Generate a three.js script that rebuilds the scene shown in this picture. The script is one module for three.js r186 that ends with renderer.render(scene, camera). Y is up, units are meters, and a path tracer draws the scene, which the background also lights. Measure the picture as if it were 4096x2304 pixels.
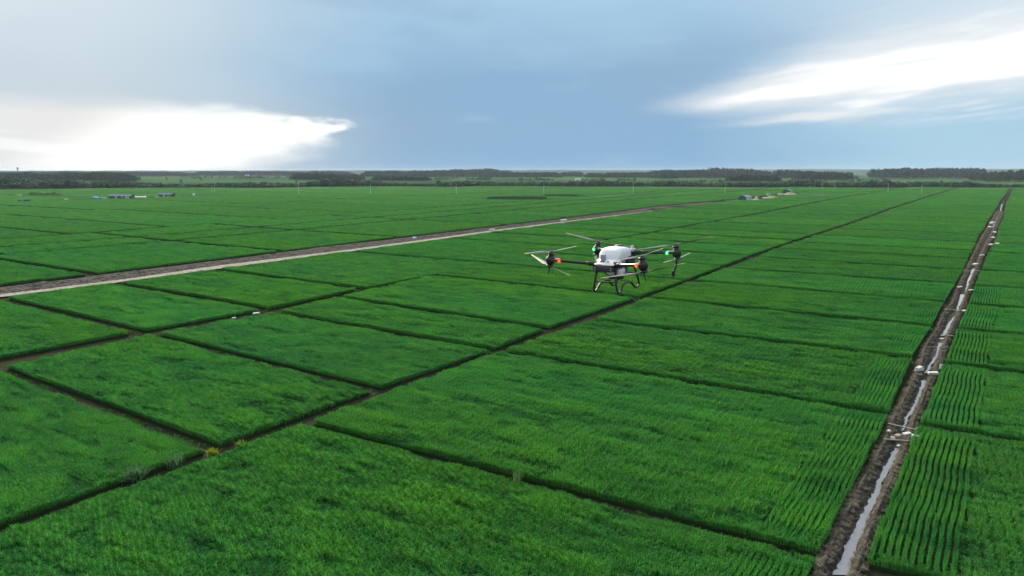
import * as THREE from 'three';
import { mergeGeometries } from 'three/addons/utils/BufferGeometryUtils.js';
import { RoundedBoxGeometry } from 'three/addons/geometries/RoundedBoxGeometry.js';

// ---------------------------------------------------------------- camera, sky, sun, exposure
const scene = new THREE.Scene();
const EYE = 20;                                       // camera height over the paddies, metres
const camera = new THREE.PerspectiveCamera(45.74, 16 / 9, 0.5, 14000);
camera.position.set(0, EYE, 0);
camera.rotation.set(-THREE.MathUtils.degToRad(9.724), 0, 0);
const renderer = new THREE.WebGLRenderer({ antialias: true });
renderer.toneMapping = THREE.LinearToneMapping;
const EXPOSURE = 5.9;
renderer.toneMappingExposure = EXPOSURE;
renderer.shadowMap.enabled = true;

const lerp = (a, b, t) => a + (b - a) * t;
const clamp = (x, a = 0, b = 1) => Math.min(b, Math.max(a, x));
const smooth = (a, b, x) => { const t = clamp((x - a) / (b - a)); return t * t * (3 - 2 * t); };
const rad = THREE.MathUtils.degToRad;
function rng(seed) { let s = seed >>> 0; return () => { s = (s + 0x6D2B79F5) >>> 0; let t = s; t = Math.imul(t ^ (t >>> 15), t | 1); t ^= t + Math.imul(t ^ (t >>> 7), t | 61); return ((t ^ (t >>> 14)) >>> 0) / 4294967296; }; }
const hash2 = (i, j) => { let h = Math.imul(i, 374761393) + Math.imul(j, 668265263) | 0; h = Math.imul(h ^ (h >>> 13), 1274126177); return ((h ^ (h >>> 16)) >>> 0) / 4294967296; };
function vnoise(x, y) { const i = Math.floor(x), j = Math.floor(y), f = x - i, g = y - j, u = f * f * (3 - 2 * f), v = g * g * (3 - 2 * g); return lerp(lerp(hash2(i, j), hash2(i + 1, j), u), lerp(hash2(i, j + 1), hash2(i + 1, j + 1), u), v); }
function fbm(x, y, o = 4) { let s = 0, a = 0.5, t = 0; for (let k = 0; k < o; k++) { s += a * vnoise(x, y); t += a; x = x * 2.03 + 17.3; y = y * 2.03 + 9.1; a *= 0.5; } return s / t; }

// Sky: an evening layer of grey-blue cloud with a bright break low on the left and a streaky one on the right.
const lin = (v) => { v /= 255; return v <= 0.04045 ? v / 12.92 : Math.pow((v + 0.055) / 1.055, 2.4); };
const L3 = (r, g, b) => [lin(r), lin(g), lin(b)];
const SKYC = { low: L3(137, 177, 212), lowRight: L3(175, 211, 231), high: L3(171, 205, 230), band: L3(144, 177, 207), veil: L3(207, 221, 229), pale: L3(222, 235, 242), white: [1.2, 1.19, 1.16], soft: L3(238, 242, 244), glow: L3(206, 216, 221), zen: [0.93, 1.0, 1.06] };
const mix3 = (a, b, t) => { a[0] += (b[0] - a[0]) * t; a[1] += (b[1] - a[1]) * t; a[2] += (b[2] - a[2]) * t; };
function skyAt(az, el, out) {                           // degrees; az 0 is straight ahead, positive to the right
  const oct = el < 16 && Math.abs(az) < 55 ? 5 : 3;
  const wx = az * 0.055, wy = el * 0.21;
  const n1 = fbm(wx + 3.1, wy + 1.7, oct), n2 = fbm(wx * 2.2 - az * 0.01 + el * 0.08 + 21, wy * 2.1 - az * 0.012 + 5, oct), n3 = fbm(az * 0.16 + el * 0.5 + 40, el * 1.5 - az * 0.2 + 11, oct);
  out[0] = SKYC.low[0]; out[1] = SKYC.low[1]; out[2] = SKYC.low[2];
  mix3(out, SKYC.lowRight, smooth(8, 32, az + (n1 - 0.5) * 12) * 0.95);
  mix3(out, SKYC.high, smooth(3, 13, el + (n1 - 0.5) * 7));
  // thick darker layer across the middle
  const bandEl = 5.4 + 0.13 * az, bd = (el - bandEl + (n1 - 0.5) * 4) / 3.4;
  mix3(out, SKYC.band, Math.exp(-bd * bd) * 0.8 * smooth(0.15, 0.7, n1 + 0.18) * smooth(45, 14, Math.abs(az + 4)));
  mix3(out, SKYC.high, smooth(0.5, 0.8, n2) * 0.4);
  mix3(out, SKYC.band, smooth(0.52, 0.24, n2) * 0.45 * smooth(2, 6, el) * smooth(30, 15, Math.abs(az)));
  // pale veils to the left and the upper right
  mix3(out, SKYC.veil, smooth(-9, -34, az + (n1 - 0.5) * 10) * 0.9 * smooth(1.0, 4, el));
  mix3(out, SKYC.pale, smooth(-16, -42, az) * smooth(5, 12, el + (n1 - 0.5) * 5) * 0.9);
  mix3(out, SKYC.pale, smooth(14, 36, az) * smooth(4.5, 10.5, el + (n2 - 0.5) * 6) * 0.72);
  mix3(out, SKYC.zen, smooth(15, 50, el) * 0.8);  // unseen overhead cloud, raised in brightness to light the rice
  // warm glow round the break on the left
  const gx = (az + 24) / (az > -24 ? 10 : 22), gy = (el - 1.8) / 4.2;
  mix3(out, SKYC.glow, Math.exp(-(gx * gx + gy * gy)) * 0.95);
  // the break itself: cloud edge above, slanting rain shaft on its right
  const nearTip = smooth(-30, -15, az) * smooth(-6, -11, az) * smooth(7, 5, el), curl = nearTip > 0 ? (fbm(az * 0.55 + el * 0.3 + 71, el * 2.2 + az * 0.12 + 19, 5) - 0.5) * nearTip : 0;
  const warp = (n3 - 0.5) * 1.0 + curl * 1.5;
  const topEl = az < -26 ? 4.25 + (-26 - az) * 0.03 : az < -20 ? 4.2 : lerp(4.2, 3.6, smooth(-20, -12.6, az));
  const blur = smooth(-14, -24, az);
  const under = smooth(topEl + lerp(0.3, 1.2, blur), topEl - lerp(0.25, 0.7, blur), el + warp * 0.9);
  const side = -12.7 - (3.5 - el) * 2.7, inside = az - side + warp * 2.2, open = smooth(3.5, 1.0, el);
  const edge = smooth(lerp(0.3, 5.0, open), lerp(-0.6, -4.6, open), inside) * smooth(-66, -40, az);
  const br = under * edge;
  if (br > 0.001) {
    const streak = smooth(0.42, 0.68, fbm(az * 0.11 + 7, el * 1.5 + az * 0.13 + 3, oct));
    const wedge = smooth(-4.5, 3.5, az - (-27.5 - (4.2 - el) * 1.7)) * 0.95;      // brightest shaft
    const v = lerp(lerp(0.85, 0.99, streak), 1.2, wedge);
    mix3(out, [v, v * 0.993, v * lerp(0.985, 0.955, wedge)], br * lerp(0.92, 1, wedge));
  }
  // streaky white break on the right
  const n4 = fbm(az * 0.085 + el * 0.2 + 14, el * 1.0 - az * 0.135 + 8, oct);
  const mid = 5.1 + (az - 13.5) * 0.14 - 0.0011 * (az - 13.5) * (az - 13.5), dy = el - mid + (n2 - 0.5) * 1.6 + (n3 - 0.5) * 0.7, grow = smooth(9, 28, az);
  const dv = dy / (dy > 0 ? 0.8 + grow * 2.1 : 0.75 + grow * 1.7);
  const rb = Math.exp(-dv * dv) * smooth(6, 24, az + (n1 - 0.5) * 8) * smooth(72, 46, az);
  mix3(out, SKYC.soft, smooth(0, 0.95, rb) * 0.95);
  mix3(out, SKYC.white, smooth(0.5, 1.05, rb * 0.92 + (n4 - 0.5) * 1.25 + (n3 - 0.5) * 0.35) * 0.8);
  mix3(out, SKYC.lowRight, smooth(0.42, 0.3, n4) * rb * 0.45 * smooth(20, 30, az));
  const wisp = smooth(0.48, 0.74, fbm(az * 0.2 + el * 0.35 + 60, el * 2.4 - az * 0.33 + 31, oct));
  mix3(out, SKYC.soft, wisp * 0.5 * smooth(20, 30, az) * smooth(60, 45, az) * smooth(2.8, 4.2, el) * smooth(13, 8, el));
  const w2x = (az - 22.6) / 4.2, w2y = (el - 4.05 - (az - 22.6) * 0.085 + (n3 - 0.5) * 0.7) / 0.26;
  mix3(out, SKYC.soft, Math.exp(-(w2x * w2x) - w2y * w2y) * 0.75);
  // the rest of the overcast, out of frame to the sides: same layer, mottled alike
  const far = smooth(48, 75, Math.abs(az));
  if (far > 0) mix3(out, SKYC.pale, far * smooth(0.42, 0.66, n1) * 0.75);
  return out;
}
{
  const W = 4096, H = 2048, data = new Float32Array(W * H * 4), c = [0, 0, 0];
  for (let j = 0; j < H; j++) {
    const el = ((j + 0.5) / H - 0.5) * 180, step = el > 45 ? 16 : el > 18 ? 4 : 1;
    for (let i = 0; i < W; i++) {
      const o = (j * W + i) * 4;
      if (el < -1.5) { data[o] = 0.12; data[o + 1] = 0.17; data[o + 2] = 0.14; data[o + 3] = 1; continue; }
      const az0 = ((i - (i % step)) + 0.5) / W * 360 - 180 + 90;        // u = atan2(z, x) / 2pi + 0.5
      const back = Math.abs(((az0 + 540) % 360) - 180) > 60;
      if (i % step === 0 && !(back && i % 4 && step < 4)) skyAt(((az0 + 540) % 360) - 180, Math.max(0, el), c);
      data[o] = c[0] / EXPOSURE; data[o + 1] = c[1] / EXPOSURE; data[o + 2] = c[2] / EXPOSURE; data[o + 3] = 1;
    }
  }
  const tex = new THREE.DataTexture(data, W, H, THREE.RGBAFormat, THREE.FloatType);
  tex.mapping = THREE.EquirectangularReflectionMapping;
  tex.magFilter = THREE.LinearFilter; tex.minFilter = THREE.LinearFilter;
  tex.needsUpdate = true;
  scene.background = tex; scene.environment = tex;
}
// The sun stands low behind the cloud on the left: a broad, soft, slightly warm source.
const sun = new THREE.DirectionalLight(0xfff0dc, 1.5);
{ const a = rad(-20), e = rad(27); sun.position.set(Math.sin(a) * Math.cos(e), Math.sin(e), -Math.cos(a) * Math.cos(e)).multiplyScalar(400); }
sun.castShadow = true; sun.shadow.radius = 40; sun.shadow.mapSize.set(2048, 2048);
Object.assign(sun.shadow.camera, { left: -120, right: 120, top: 120, bottom: -120, near: 1, far: 900 });
scene.add(sun, sun.target);
scene.fog = new THREE.FogExp2(0xb4c6d6, 0.00006);

// ---------------------------------------------------------------- helpers
const taken = new Map();
function numbered(name) { const n = taken.get(name) ?? 0; taken.set(name, n + 1); return n ? `${name}_${String(n).padStart(3, '0')}` : name; }
function tag(o, label, category, group, kind) { if (label) o.userData.label = label; if (category) o.userData.category = category; if (group) o.userData.group = group; if (kind) o.userData.kind = kind; return o; }
function put(name, geometry, material, parent) {
  const m = new THREE.Mesh(geometry, material); m.castShadow = m.receiveShadow = true;
  m.name = parent ? name : numbered(name); (parent ?? scene).add(m); return m;
}
function thing(name, [x, y, z], turn, label, category, group) {
  const g = new THREE.Group(); g.name = numbered(name); g.position.set(x, y, z); g.rotation.y = turn; scene.add(g);
  return tag(g, label, category, group);
}
const struct = (name, geometry, material, label) => { const m = put(name, geometry, material); m.userData.kind = 'structure'; if (label) m.userData.label = label; return m; };
const rgb = (r, g, b) => new THREE.Color().setRGB(r, g, b);
const mat = (r, g, b, rough = 0.9, extra = {}) => new THREE.MeshPhysicalMaterial({ color: rgb(r, g, b), roughness: rough, specularIntensity: rough > 0.85 ? 0 : 1, side: THREE.DoubleSide, ...extra });
const box = (w, h, d, x = 0, y = 0, z = 0, r = 0) => { const g = r ? new RoundedBoxGeometry(w, h, d, 2, r) : new THREE.BoxGeometry(w, h, d); g.translate(x, y, z); return g; };
function bar(a, b, r, r2 = r, seg = 10) {                 // tapered round bar between two points
  const A = new THREE.Vector3(...a), B = new THREE.Vector3(...b), d = B.clone().sub(A);
  const g = new THREE.CylinderGeometry(r2, r, d.length(), seg); g.translate(0, d.length() / 2, 0);
  g.applyQuaternion(new THREE.Quaternion().setFromUnitVectors(new THREE.Vector3(0, 1, 0), d.normalize())); g.translate(...a); return g;
}
const join = (list) => mergeGeometries(list.map((g) => { const h = g.index ? g.toNonIndexed() : g; for (const k of Object.keys(h.attributes)) if (!['position', 'normal', 'uv', 'color'].includes(k)) h.deleteAttribute(k); return h; }));
// noise texture with two scales, for soil and the like; colours are linear pairs
function noiseTex(c1, c2, size, cell, repeat, seed = 0, streak = 1) {
  const d = new Uint8Array(size * size * 4), enc = (v) => Math.round(255 * (v <= 0.0031308 ? v * 12.92 : 1.055 * Math.pow(v, 1 / 2.4) - 0.055));
  const N = size / cell, wrapN = (x, y, s) => { // tileable value noise
    const q = (i, j) => hash2(((i % s) + s) % s + seed * 131, ((j % s) + s) % s + seed * 37);
    const i = Math.floor(x), j = Math.floor(y), f = x - i, g = y - j, u = f * f * (3 - 2 * f), v = g * g * (3 - 2 * g);
    return lerp(lerp(q(i, j), q(i + 1, j), u), lerp(q(i, j + 1), q(i + 1, j + 1), u), v);
  };
  for (let j = 0; j < size; j++) for (let i = 0; i < size; i++) {
    let s = 0, a = 0.5, n = N, t = 0;
    for (let k = 0; k < 5; k++) { s += a * wrapN(i / size * n, j / size * n * (k ? 1 : 1), Math.round(n)); t += a; a *= 0.62; n *= 2; }
    const w = smooth(0.3, 0.7, s / t), o = (j * size + i) * 4;
    for (let k = 0; k < 3; k++) d[o + k] = enc(lerp(c1[k], c2[k], w)); d[o + 3] = 255;
  }
  const t = new THREE.DataTexture(d, size, size); t.colorSpace = THREE.SRGBColorSpace; t.wrapS = t.wrapT = THREE.RepeatWrapping; t.magFilter = THREE.LinearFilter; t.minFilter = THREE.LinearMipmapLinearFilter; t.generateMipmaps = true; t.repeat.set(1 / repeat, 1 / repeat); t.needsUpdate = true; return t;
}
const texMat = (tex, rough = 0.95, bump = 0) => new THREE.MeshPhysicalMaterial({ map: tex, roughness: rough, specularIntensity: 0, side: THREE.DoubleSide, ...(bump ? { bumpMap: tex, bumpScale: bump } : {}) });

// polylines on the ground: arrays of [x, z]
const dist = (a, b) => Math.hypot(a[0] - b[0], a[1] - b[1]);
const azDir = (deg) => [Math.sin(rad(deg)), -Math.cos(rad(deg))];
const shift = (p, deg, m) => { const d = azDir(deg); return [p[0] + d[0] * m, p[1] + d[1] * m]; };
function extend(line, before, after) {
  const n = line.length, e = (a, b, m) => { const d = dist(a, b); return [b[0] + (b[0] - a[0]) / d * m, b[1] + (b[1] - a[1]) / d * m]; };
  const out = line.slice(); if (before) out.unshift(e(line[Math.min(2, n - 1)], line[0], before)); if (after) out.push(e(line[Math.max(0, n - 3)], line[n - 1], after)); return out;
}
const lengthOf = (l) => l.slice(1).reduce((s, p, i) => s + dist(l[i], p), 0);
function along(line, s) { for (let i = 0; i + 1 < line.length; i++) { const d = dist(line[i], line[i + 1]); if (s <= d || i + 2 === line.length) { const t = s / d; return [lerp(line[i][0], line[i + 1][0], t), lerp(line[i][1], line[i + 1][1], t)]; } s -= d; } }
const resample = (line, n) => { const L = lengthOf(line); return Array.from({ length: n + 1 }, (_, i) => along(line, L * i / n)); };
function hit(p, deg, line) {                              // where a line from p along a bearing crosses a polyline (either way)
  const d = azDir(deg); let best = null;
  for (let i = 0; i + 1 < line.length; i++) {
    const a = line[i], e = [line[i + 1][0] - a[0], line[i + 1][1] - a[1]], q = [a[0] - p[0], a[1] - p[1]], det = d[0] * -e[1] + e[0] * d[1];
    if (Math.abs(det) < 1e-9) continue;
    const t = (q[0] * -e[1] + e[0] * q[1]) / det, u = (d[0] * q[1] - d[1] * q[0]) / det;
    if (u >= -1e-6 && u <= 1 + 1e-6 && (!best || Math.abs(t) < Math.abs(best.t))) best = { t, p: [p[0] + d[0] * t, p[1] + d[1] * t] };
  }
  return best?.p;
}
// sheet between two polylines: across(u, s) gives the height, u 0..1 from a to b, s metres along
function ribbon(a, b, n, m, height, wob = 0) {
  const A = resample(a, n), B = resample(b, n), pos = [], uv = [], idx = [];
  let s = 0;
  for (let i = 0; i <= n; i++) {
    if (i) s += dist(A[i], A[i - 1]);
    for (let k = 0; k <= m; k++) {
      const u = k / m, w = wob && k && k < m ? (vnoise(s * 1.7 + k * 9.3, k * 3.1) - 0.5) * wob : 0;
      const x = lerp(A[i][0], B[i][0], u + w), z = lerp(A[i][1], B[i][1], u + w);
      pos.push(x, height(u, s, x, z), z); uv.push(x, z);
    }
  }
  const st = m + 1;
  for (let i = 0; i < n; i++) for (let k = 0; k < m; k++) { const q = i * st + k; idx.push(q, q + 1, q + st, q + 1, q + st + 1, q + st); }
  const g = new THREE.BufferGeometry(); g.setAttribute('position', new THREE.Float32BufferAttribute(pos, 3)); g.setAttribute('uv', new THREE.Float32BufferAttribute(uv, 2)); g.setIndex(idx); g.computeVertexNormals();
  // normals up
  const N = g.attributes.normal; let up = 0; for (let i = 0; i < N.count; i++) up += N.getY(i);
  if (up < 0) { g.setIndex(idx.map((_, i) => idx[i - i % 3 + [0, 2, 1][i % 3]])); g.computeVertexNormals(); }
  return g;
}
// widest the lens sees at a point, with room for a step to the side
const inView = (x, z, margin = 14) => z < -17 && Math.abs(x) < -z * 0.752 + margin;

// ---------------------------------------------------------------- survey of the place, metres on the ground
const S = {
  ditchL: [[15.13,-31.28],[16.92,-33.98],[19.97,-38.2],[23.78,-43.23],[26.71,-47],[29.75,-51.43],[31.66,-54.16],[35.71,-59.52],[41.12,-66.88],[47.12,-76.09],[53.85,-84.6],[60.31,-93.85],[65.83,-100.69],[75.14,-113.89],[91.2,-135.98],[103.02,-152.29],[128.34,-187.36],[152.57,-220.31],[175.63,-251.37],[208.65,-296.48],[255.88,-360.99],[320.96,-451.28],[387.98,-541.25],[577.75,-799.36]],
  ditchR: [[17.47,-31.28],[19.12,-33.64],[21.29,-36.76],[24.77,-41.42],[28.21,-46.08],[30.57,-49.29],[32.74,-52.57],[35.51,-56.28],[40.42,-63.13],[44.42,-68.38],[48.43,-74.01],[55.36,-83.57],[63.53,-94.5],[68.6,-101.43],[76.94,-112.97],[87.35,-127.36],[106.21,-153.39],[130.03,-185.72],[155.66,-220.31],[180.53,-254.35],[220.71,-309.25],[267.07,-373.46],[330.29,-460.87],[389.98,-541.25],[579.23,-799.36]],
  B1: [[-29.2,-36.1],[-26.3,-38.7],[-21.3,-46.2],[-16.5,-51.1],[-12.4,-59.7],[-2,-73],[20.1,-105.4],[31.8,-122],[57.8,-161.2],[151.1,-291.7],[205.9,-371.4],[294.1,-494.1],[476.2,-746.2]],
  B2: [[-53.4,-68.8],[-44.3,-81.2],[-35.4,-94.8],[-25.5,-112.6],[-3.3,-147.2],[17.3,-182.8],[45.3,-219.7],[62.9,-247.6],[86,-279.1],[107.3,-308.9],[139.1,-357],[167.9,-401.1],[261.8,-537.2],[459.4,-811.4]],
  roadLow: [[-81.5,-106.8],[-71.8,-120],[-61.1,-137.6],[-40.4,-169.4],[-3.3,-229.8],[23.8,-270.7],[46.6,-306.4],[89.3,-373.5],[155.4,-472.6]],
  roadUp: [[-83.3,-109.2],[-72.8,-123.8],[-62.5,-143.6],[-41.5,-173.9],[-3.4,-235.9],[24.4,-277.6],[47.5,-311.8]],
  bankTop: [[-88.6,-116.4],[-81.5,-127.8],[-80.8,-130.3],[-56.8,-168],[-51.4,-180.2],[-33.7,-204.6],[-1.6,-253.6],[23.7,-293.2],[40.3,-319.7],[85.5,-395.1],[162.3,-493.5]],
  M1: [[-121.3,-160.7],[-96.9,-193.5],[-73.1,-229.9],[-42.9,-281.1],[-17.6,-319.7],[13.1,-370.4],[83.1,-480.2],[167.1,-599.4]],
  M2: [[-134.1,-177.9],[-113.2,-205],[-90.7,-242.6],[-75.5,-267.8]],
  M3: [[-149.5,-198.8],[-139.1,-214.2],[-133.9,-219.8],[-121.5,-242.6],[-113,-257.5],[-95.9,-282.8],[-83.3,-306.8]],
  M4: [[-235,-314.5],[-210.7,-346.7],[-190.1,-389.3],[-153.7,-439.7]],
  cutB1D: [[[-16.2,-51.1],[15.8,-32.3]],[[-1.2,-73],[30.9,-53.2]],[[10.7,-89.2],[42.6,-70]],[[20.9,-104.8],[53.9,-85]],[[32.5,-122],[65.6,-101.2]],[[43.6,-138.1],[78.5,-118.6]],[[56,-156],[90.8,-135.3]]],
  cutLD: [[103,-152.3],[114.8,-168.4],[130.4,-189.9],[148.2,-214.8],[163.6,-235.3],[180.6,-259],[198.1,-282.8],[220.2,-312.8],[242.8,-343.8],[277,-390.3],[314.5,-442.1]],
  cutRD: [[31.8,-51],[44.3,-68.2],[55.8,-84.1],[67.9,-100.3],[79.9,-116.8],[93.4,-135.3],[116,-166.3],[132.1,-188.2],[149.8,-212],[165.3,-233.6],[182.2,-256.8],[209.7,-293.6],[243,-340],[279.4,-390.3],[316.5,-442.1]],
  cutB2B1: [[[-51.8,-66.6],[-21.4,-46.4]],[[-43.6,-80.8],[-12.2,-59.7]],[[-33.4,-94],[-2,-73.5]],[[-27.4,-105.4],[4.6,-83.9]]],
  cutRoadB2: [[[-80,-104.8],[-45.9,-82.2]],[[-70.4,-119.4],[-35.3,-96.2]],[[-60,-136.4],[-25,-113.3]],[[-40,-167.5],[-3.2,-145.2]],[[-18.6,-201.2],[15.8,-178.1]]],
  pools: [[[16,-31.12],[16.82,-31.12],[18.84,-35.05],[19.37,-34.96],[20.59,-37.38],[21.05,-37.38],[22.8,-40.25],[23.26,-40.25],[24.37,-42.49],[24.71,-42.49],[26.51,-45.25],[27.06,-45.25],[27.85,-47.02],[28.25,-47.02]],[[30.31,-50.38],[30.46,-50.38],[30.93,-51.36],[31.16,-51.36],[32.34,-53.48],[32.51,-53.28],[34.7,-56.44],[35,-56.44],[37.74,-60.71],[38.11,-60.71],[39.55,-63.37],[39.85,-63.26]],[[41.14,-65.69],[41.44,-65.69],[41.62,-66.35],[41.95,-66.18],[43.71,-69.09],[44.01,-69.09],[45.61,-71.49],[45.92,-71.49],[46.41,-72.45],[46.74,-72.45],[47.19,-73.64],[47.56,-73.64],[48.56,-75.71],[49.05,-75.71],[50.05,-77.9],[50.54,-77.9]],[[52.43,-81.26],[53.16,-81.41],[54.28,-83.66],[54.81,-83.66],[57.89,-88.55],[58.52,-88.84],[60.15,-91.21],[60.54,-91.21],[61.06,-92.44],[61.46,-92.44]],[[63.99,-96.33],[64.36,-96.33],[66.1,-99.47],[66.39,-99.47],[69.8,-104.75],[70.39,-104.75],[73.24,-109.73],[74.01,-109.91]],[[75.88,-112.58],[76.36,-112.58],[79.76,-118.13],[80.15,-118.13],[82.93,-122.82],[83.22,-122.82],[85.76,-126.72],[86.2,-126.72],[89.27,-131.49],[89.82,-131.49],[91.45,-134.65],[92.02,-134.65],[94.85,-139.33],[95.53,-139.33]],[[170.7,-242.99],[171.15,-242.99],[187.09,-265.68],[187.83,-265.68],[200.2,-283.28],[200.78,-283.28],[211.92,-299.11],[212.43,-299.11],[228.42,-321.55],[228.92,-321.55],[247.32,-347.57],[247.84,-347.57],[269.03,-378.13],[269.59,-378.13],[298.22,-418.53],[298.92,-418.53]]],
  poles: [[-119.4,-582.2,9.8],[-47.6,-588.4,9.7],[26.8,-582.2,10],[105.6,-601.1,9.7],[-180.1,-582.2,10.2],[-283.1,-650.3,7],[-280.8,-650.3,6.7],[187.7,-607.7,10.7],[377.7,-861.6,8.9],[331.3,-736.4,8.2],[363.8,-777.5,8.9],[433.3,-861.6,7.1],[358.8,-658,9.2],[349.7,-588.4,9.1],[-423.6,-777.5,4.2],[-275.1,-517.2,4.1],[667.2,-1650.2,5.9],[687.5,-1650.2,6.5]],
  woods: [[-1071.5,-1339.4,-747.6,-1339.4,15.8],[-739.1,-1257.6,-702,-1257.6,11],[-481.5,-1495,-387.5,-1495,14.5],[-2011.5,-2517.3,-1171,-2517.3,17.5],[-1297.4,-2789.6,-640,-2789.6,18.9],[-284,-1393.8,-168.9,-1393.8,10],[-388.2,-1393.8,-305.9,-1393.8,12.7],[-496.4,-2243.6,-86.5,-2243.6,20.4],[-290.6,-2400.2,11.2,-2400.2,27],[-81.2,-2106.1,152.6,-2106.1,15.5],[167.6,-2345.6,241.3,-2345.6,16.8],[216.2,-2023.5,434.8,-2023.5,15.7],[375.9,-1748.8,420.6,-1748.8,16.9],[391.8,-1963.1,622.6,-1963.1,21.5],[493.7,-2137,830.2,-2137,27],[412.9,-1300.8,505.9,-1300.8,11.9],[718.9,-1850.2,827.7,-1850.2,21.4],[628.8,-1503.9,752,-1503.9,17.4],[992.8,-1850.2,1286.1,-1850.2,27.2],[902.2,-1300.8,1052.6,-1300.8,23.7]],
  thickets: [[-923.1,-1910.9,-641.5,-1910.9,6.7],[-1002.6,-1810.2,-895.9,-1810.2,3.5],[-179.8,-1587.2,-39.4,-1587.2,5.5],[7,-1495,124.5,-1495,4.3],[155.3,-1452.8,342.7,-1452.8,3.9],[665.9,-1336.9,722.1,-1336.9,6.4],[259.8,-1300.8,412.9,-1300.8,3.2]],
  hedge: [[-619,-792],[-545,-798],[-384,-824],[-207,-880],[-67,-904],[213,-904],[283,-867],[461,-859],[632,-852],[672,-852]],
};

// ---------------------------------------------------------------- the land
{
  const n = 260, pos = [], col = [], uv = [], idx = [], R = [0, 15, 40, 80, 150, 250, 400, 560, 720, 830, 920, 1020, 1130, 1250, 1380, 1500, 1650, 1800, 2000, 2200, 2450, 2700, 3000, 3500, 4200, 5200, 6500, 8200];
  for (let j = 0; j < R.length; j++) for (let i = 0; i <= n; i++) {
    const a = i / n * Math.PI * 2, x = Math.sin(a) * R[j], z = -Math.cos(a) * R[j];
    pos.push(x, -0.02, z); uv.push(x, z);
    const m = smooth(760, 840, R[j]), f = fbm(x * 0.006 + 5, z * 0.003 + 2, 4), g = smooth(0.35, 0.65, f);
    col.push(lerp(0.03, lerp(0.03, 0.048, g), m), lerp(0.032, lerp(0.07, 0.105, g), m), lerp(0.02, lerp(0.028, 0.037, g), m));
  }
  for (let j = 0; j + 1 < R.length; j++) for (let i = 0; i < n; i++) { const q = j * (n + 1) + i; idx.push(q, q + 1, q + n + 1, q + 1, q + n + 2, q + n + 1); }
  const g = new THREE.BufferGeometry(); g.setAttribute('position', new THREE.Float32BufferAttribute(pos, 3)); g.setAttribute('color', new THREE.Float32BufferAttribute(col, 3)); g.setAttribute('uv', new THREE.Float32BufferAttribute(uv, 2)); g.setIndex(idx);
  g.computeVertexNormals(); if (g.attributes.normal.getY(600) < 0) { g.setIndex(idx.map((_, i) => idx[i - i % 3 + [0, 2, 1][i % 3]])); g.computeVertexNormals(); }
  struct('ground', g, mat(1, 1, 1, 1, { vertexColors: true }), 'flat muddy and grassy plain under the fields, reaching the horizon');
}
const soilTex = noiseTex([0.026, 0.026, 0.021], [0.078, 0.075, 0.064], 256, 32, 2.4, 1);
const soilM = texMat(soilTex, 0.95, 0.05);
const mudTex = noiseTex([0.03, 0.0285, 0.0255], [0.082, 0.077, 0.068], 256, 32, 1.7, 2);
const mudM = texMat(mudTex, 0.85, 0.05);
const bankTex = noiseTex([0.032, 0.031, 0.028], [0.105, 0.1, 0.091], 256, 32, 5, 4);
const bankM = texMat(bankTex, 0.95, 0.1);
const trackTex = noiseTex([0.17, 0.16, 0.145], [0.31, 0.292, 0.268], 256, 32, 4, 3);
const trackM = texMat(trackTex, 0.95, 0.03);

// ---------------------------------------------------------------- rice: one plot after another
const leafM = new THREE.MeshPhysicalMaterial({ color: 0xffffff, roughness: 0.9, side: THREE.DoubleSide, vertexColors: true, transmission: 0.42, thickness: 0, specularIntensity: 0.12 });
function ricePatch(seed, spread = 1, tall = 1) {          // 0.6 m of one row: four hills of narrow blades
  const r = rng(seed), pos = [], col = [];
  for (let h = 0; h < 4; h++) {
    const hx = -0.225 + h * 0.15 + (r() - 0.5) * 0.05, hz = (r() - 0.5) * 0.05, n = 9;
    for (let b = 0; b < n; b++) {
      const a = r() * Math.PI * 2, out = (0.07 + 0.2 * r()) * spread, H = (0.52 + 0.24 * r()) * tall, w = 0.012 + r() * 0.007;
      const dx = Math.cos(a), dz = Math.sin(a), px = -dz, pz = dx, bx = hx + dx * 0.02, bz = hz + dz * 0.02;
      const t = r() - 0.5, k = 1 + (r() - 0.5) * 0.5, c = [(0.053 + 0.024 * t) * k, 0.245 * k, (0.038 - 0.006 * t) * k];
      const at = (f, y, ww) => [[bx + dx * out * f - px * ww, H * y, bz + dz * out * f - pz * ww], [bx + dx * out * f + px * ww, H * y, bz + dz * out * f + pz * ww]];
      const P = [...at(0, 0, w * 0.6), ...at(0.22, 0.62, w), ...at(0.62, 0.95 + 0.05 * r(), w), at(1.05, 0.8 + 0.24 * r(), 0)[0]];
      for (const q of [0, 1, 3, 0, 3, 2, 2, 3, 5, 2, 5, 4, 4, 5, 6]) { pos.push(...P[q]); col.push(...c); }
    }
  }
  const g = new THREE.BufferGeometry(); g.setAttribute('position', new THREE.Float32BufferAttribute(pos, 3)); g.setAttribute('color', new THREE.Float32BufferAttribute(col, 3)); g.computeVertexNormals(); return g;
}
const PATCH = [1, 2, 3, 4].map((s) => ricePatch(s * 77)), ROWPATCH = ricePatch(901, 0.75, 1.02);
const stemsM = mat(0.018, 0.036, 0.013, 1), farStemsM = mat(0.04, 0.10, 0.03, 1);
let riceTotal = 0, plotNo = 0;
const clearings = [];                                     // [x, z, radius]: bare yards inside the crop
const LOD = 180;
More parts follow.
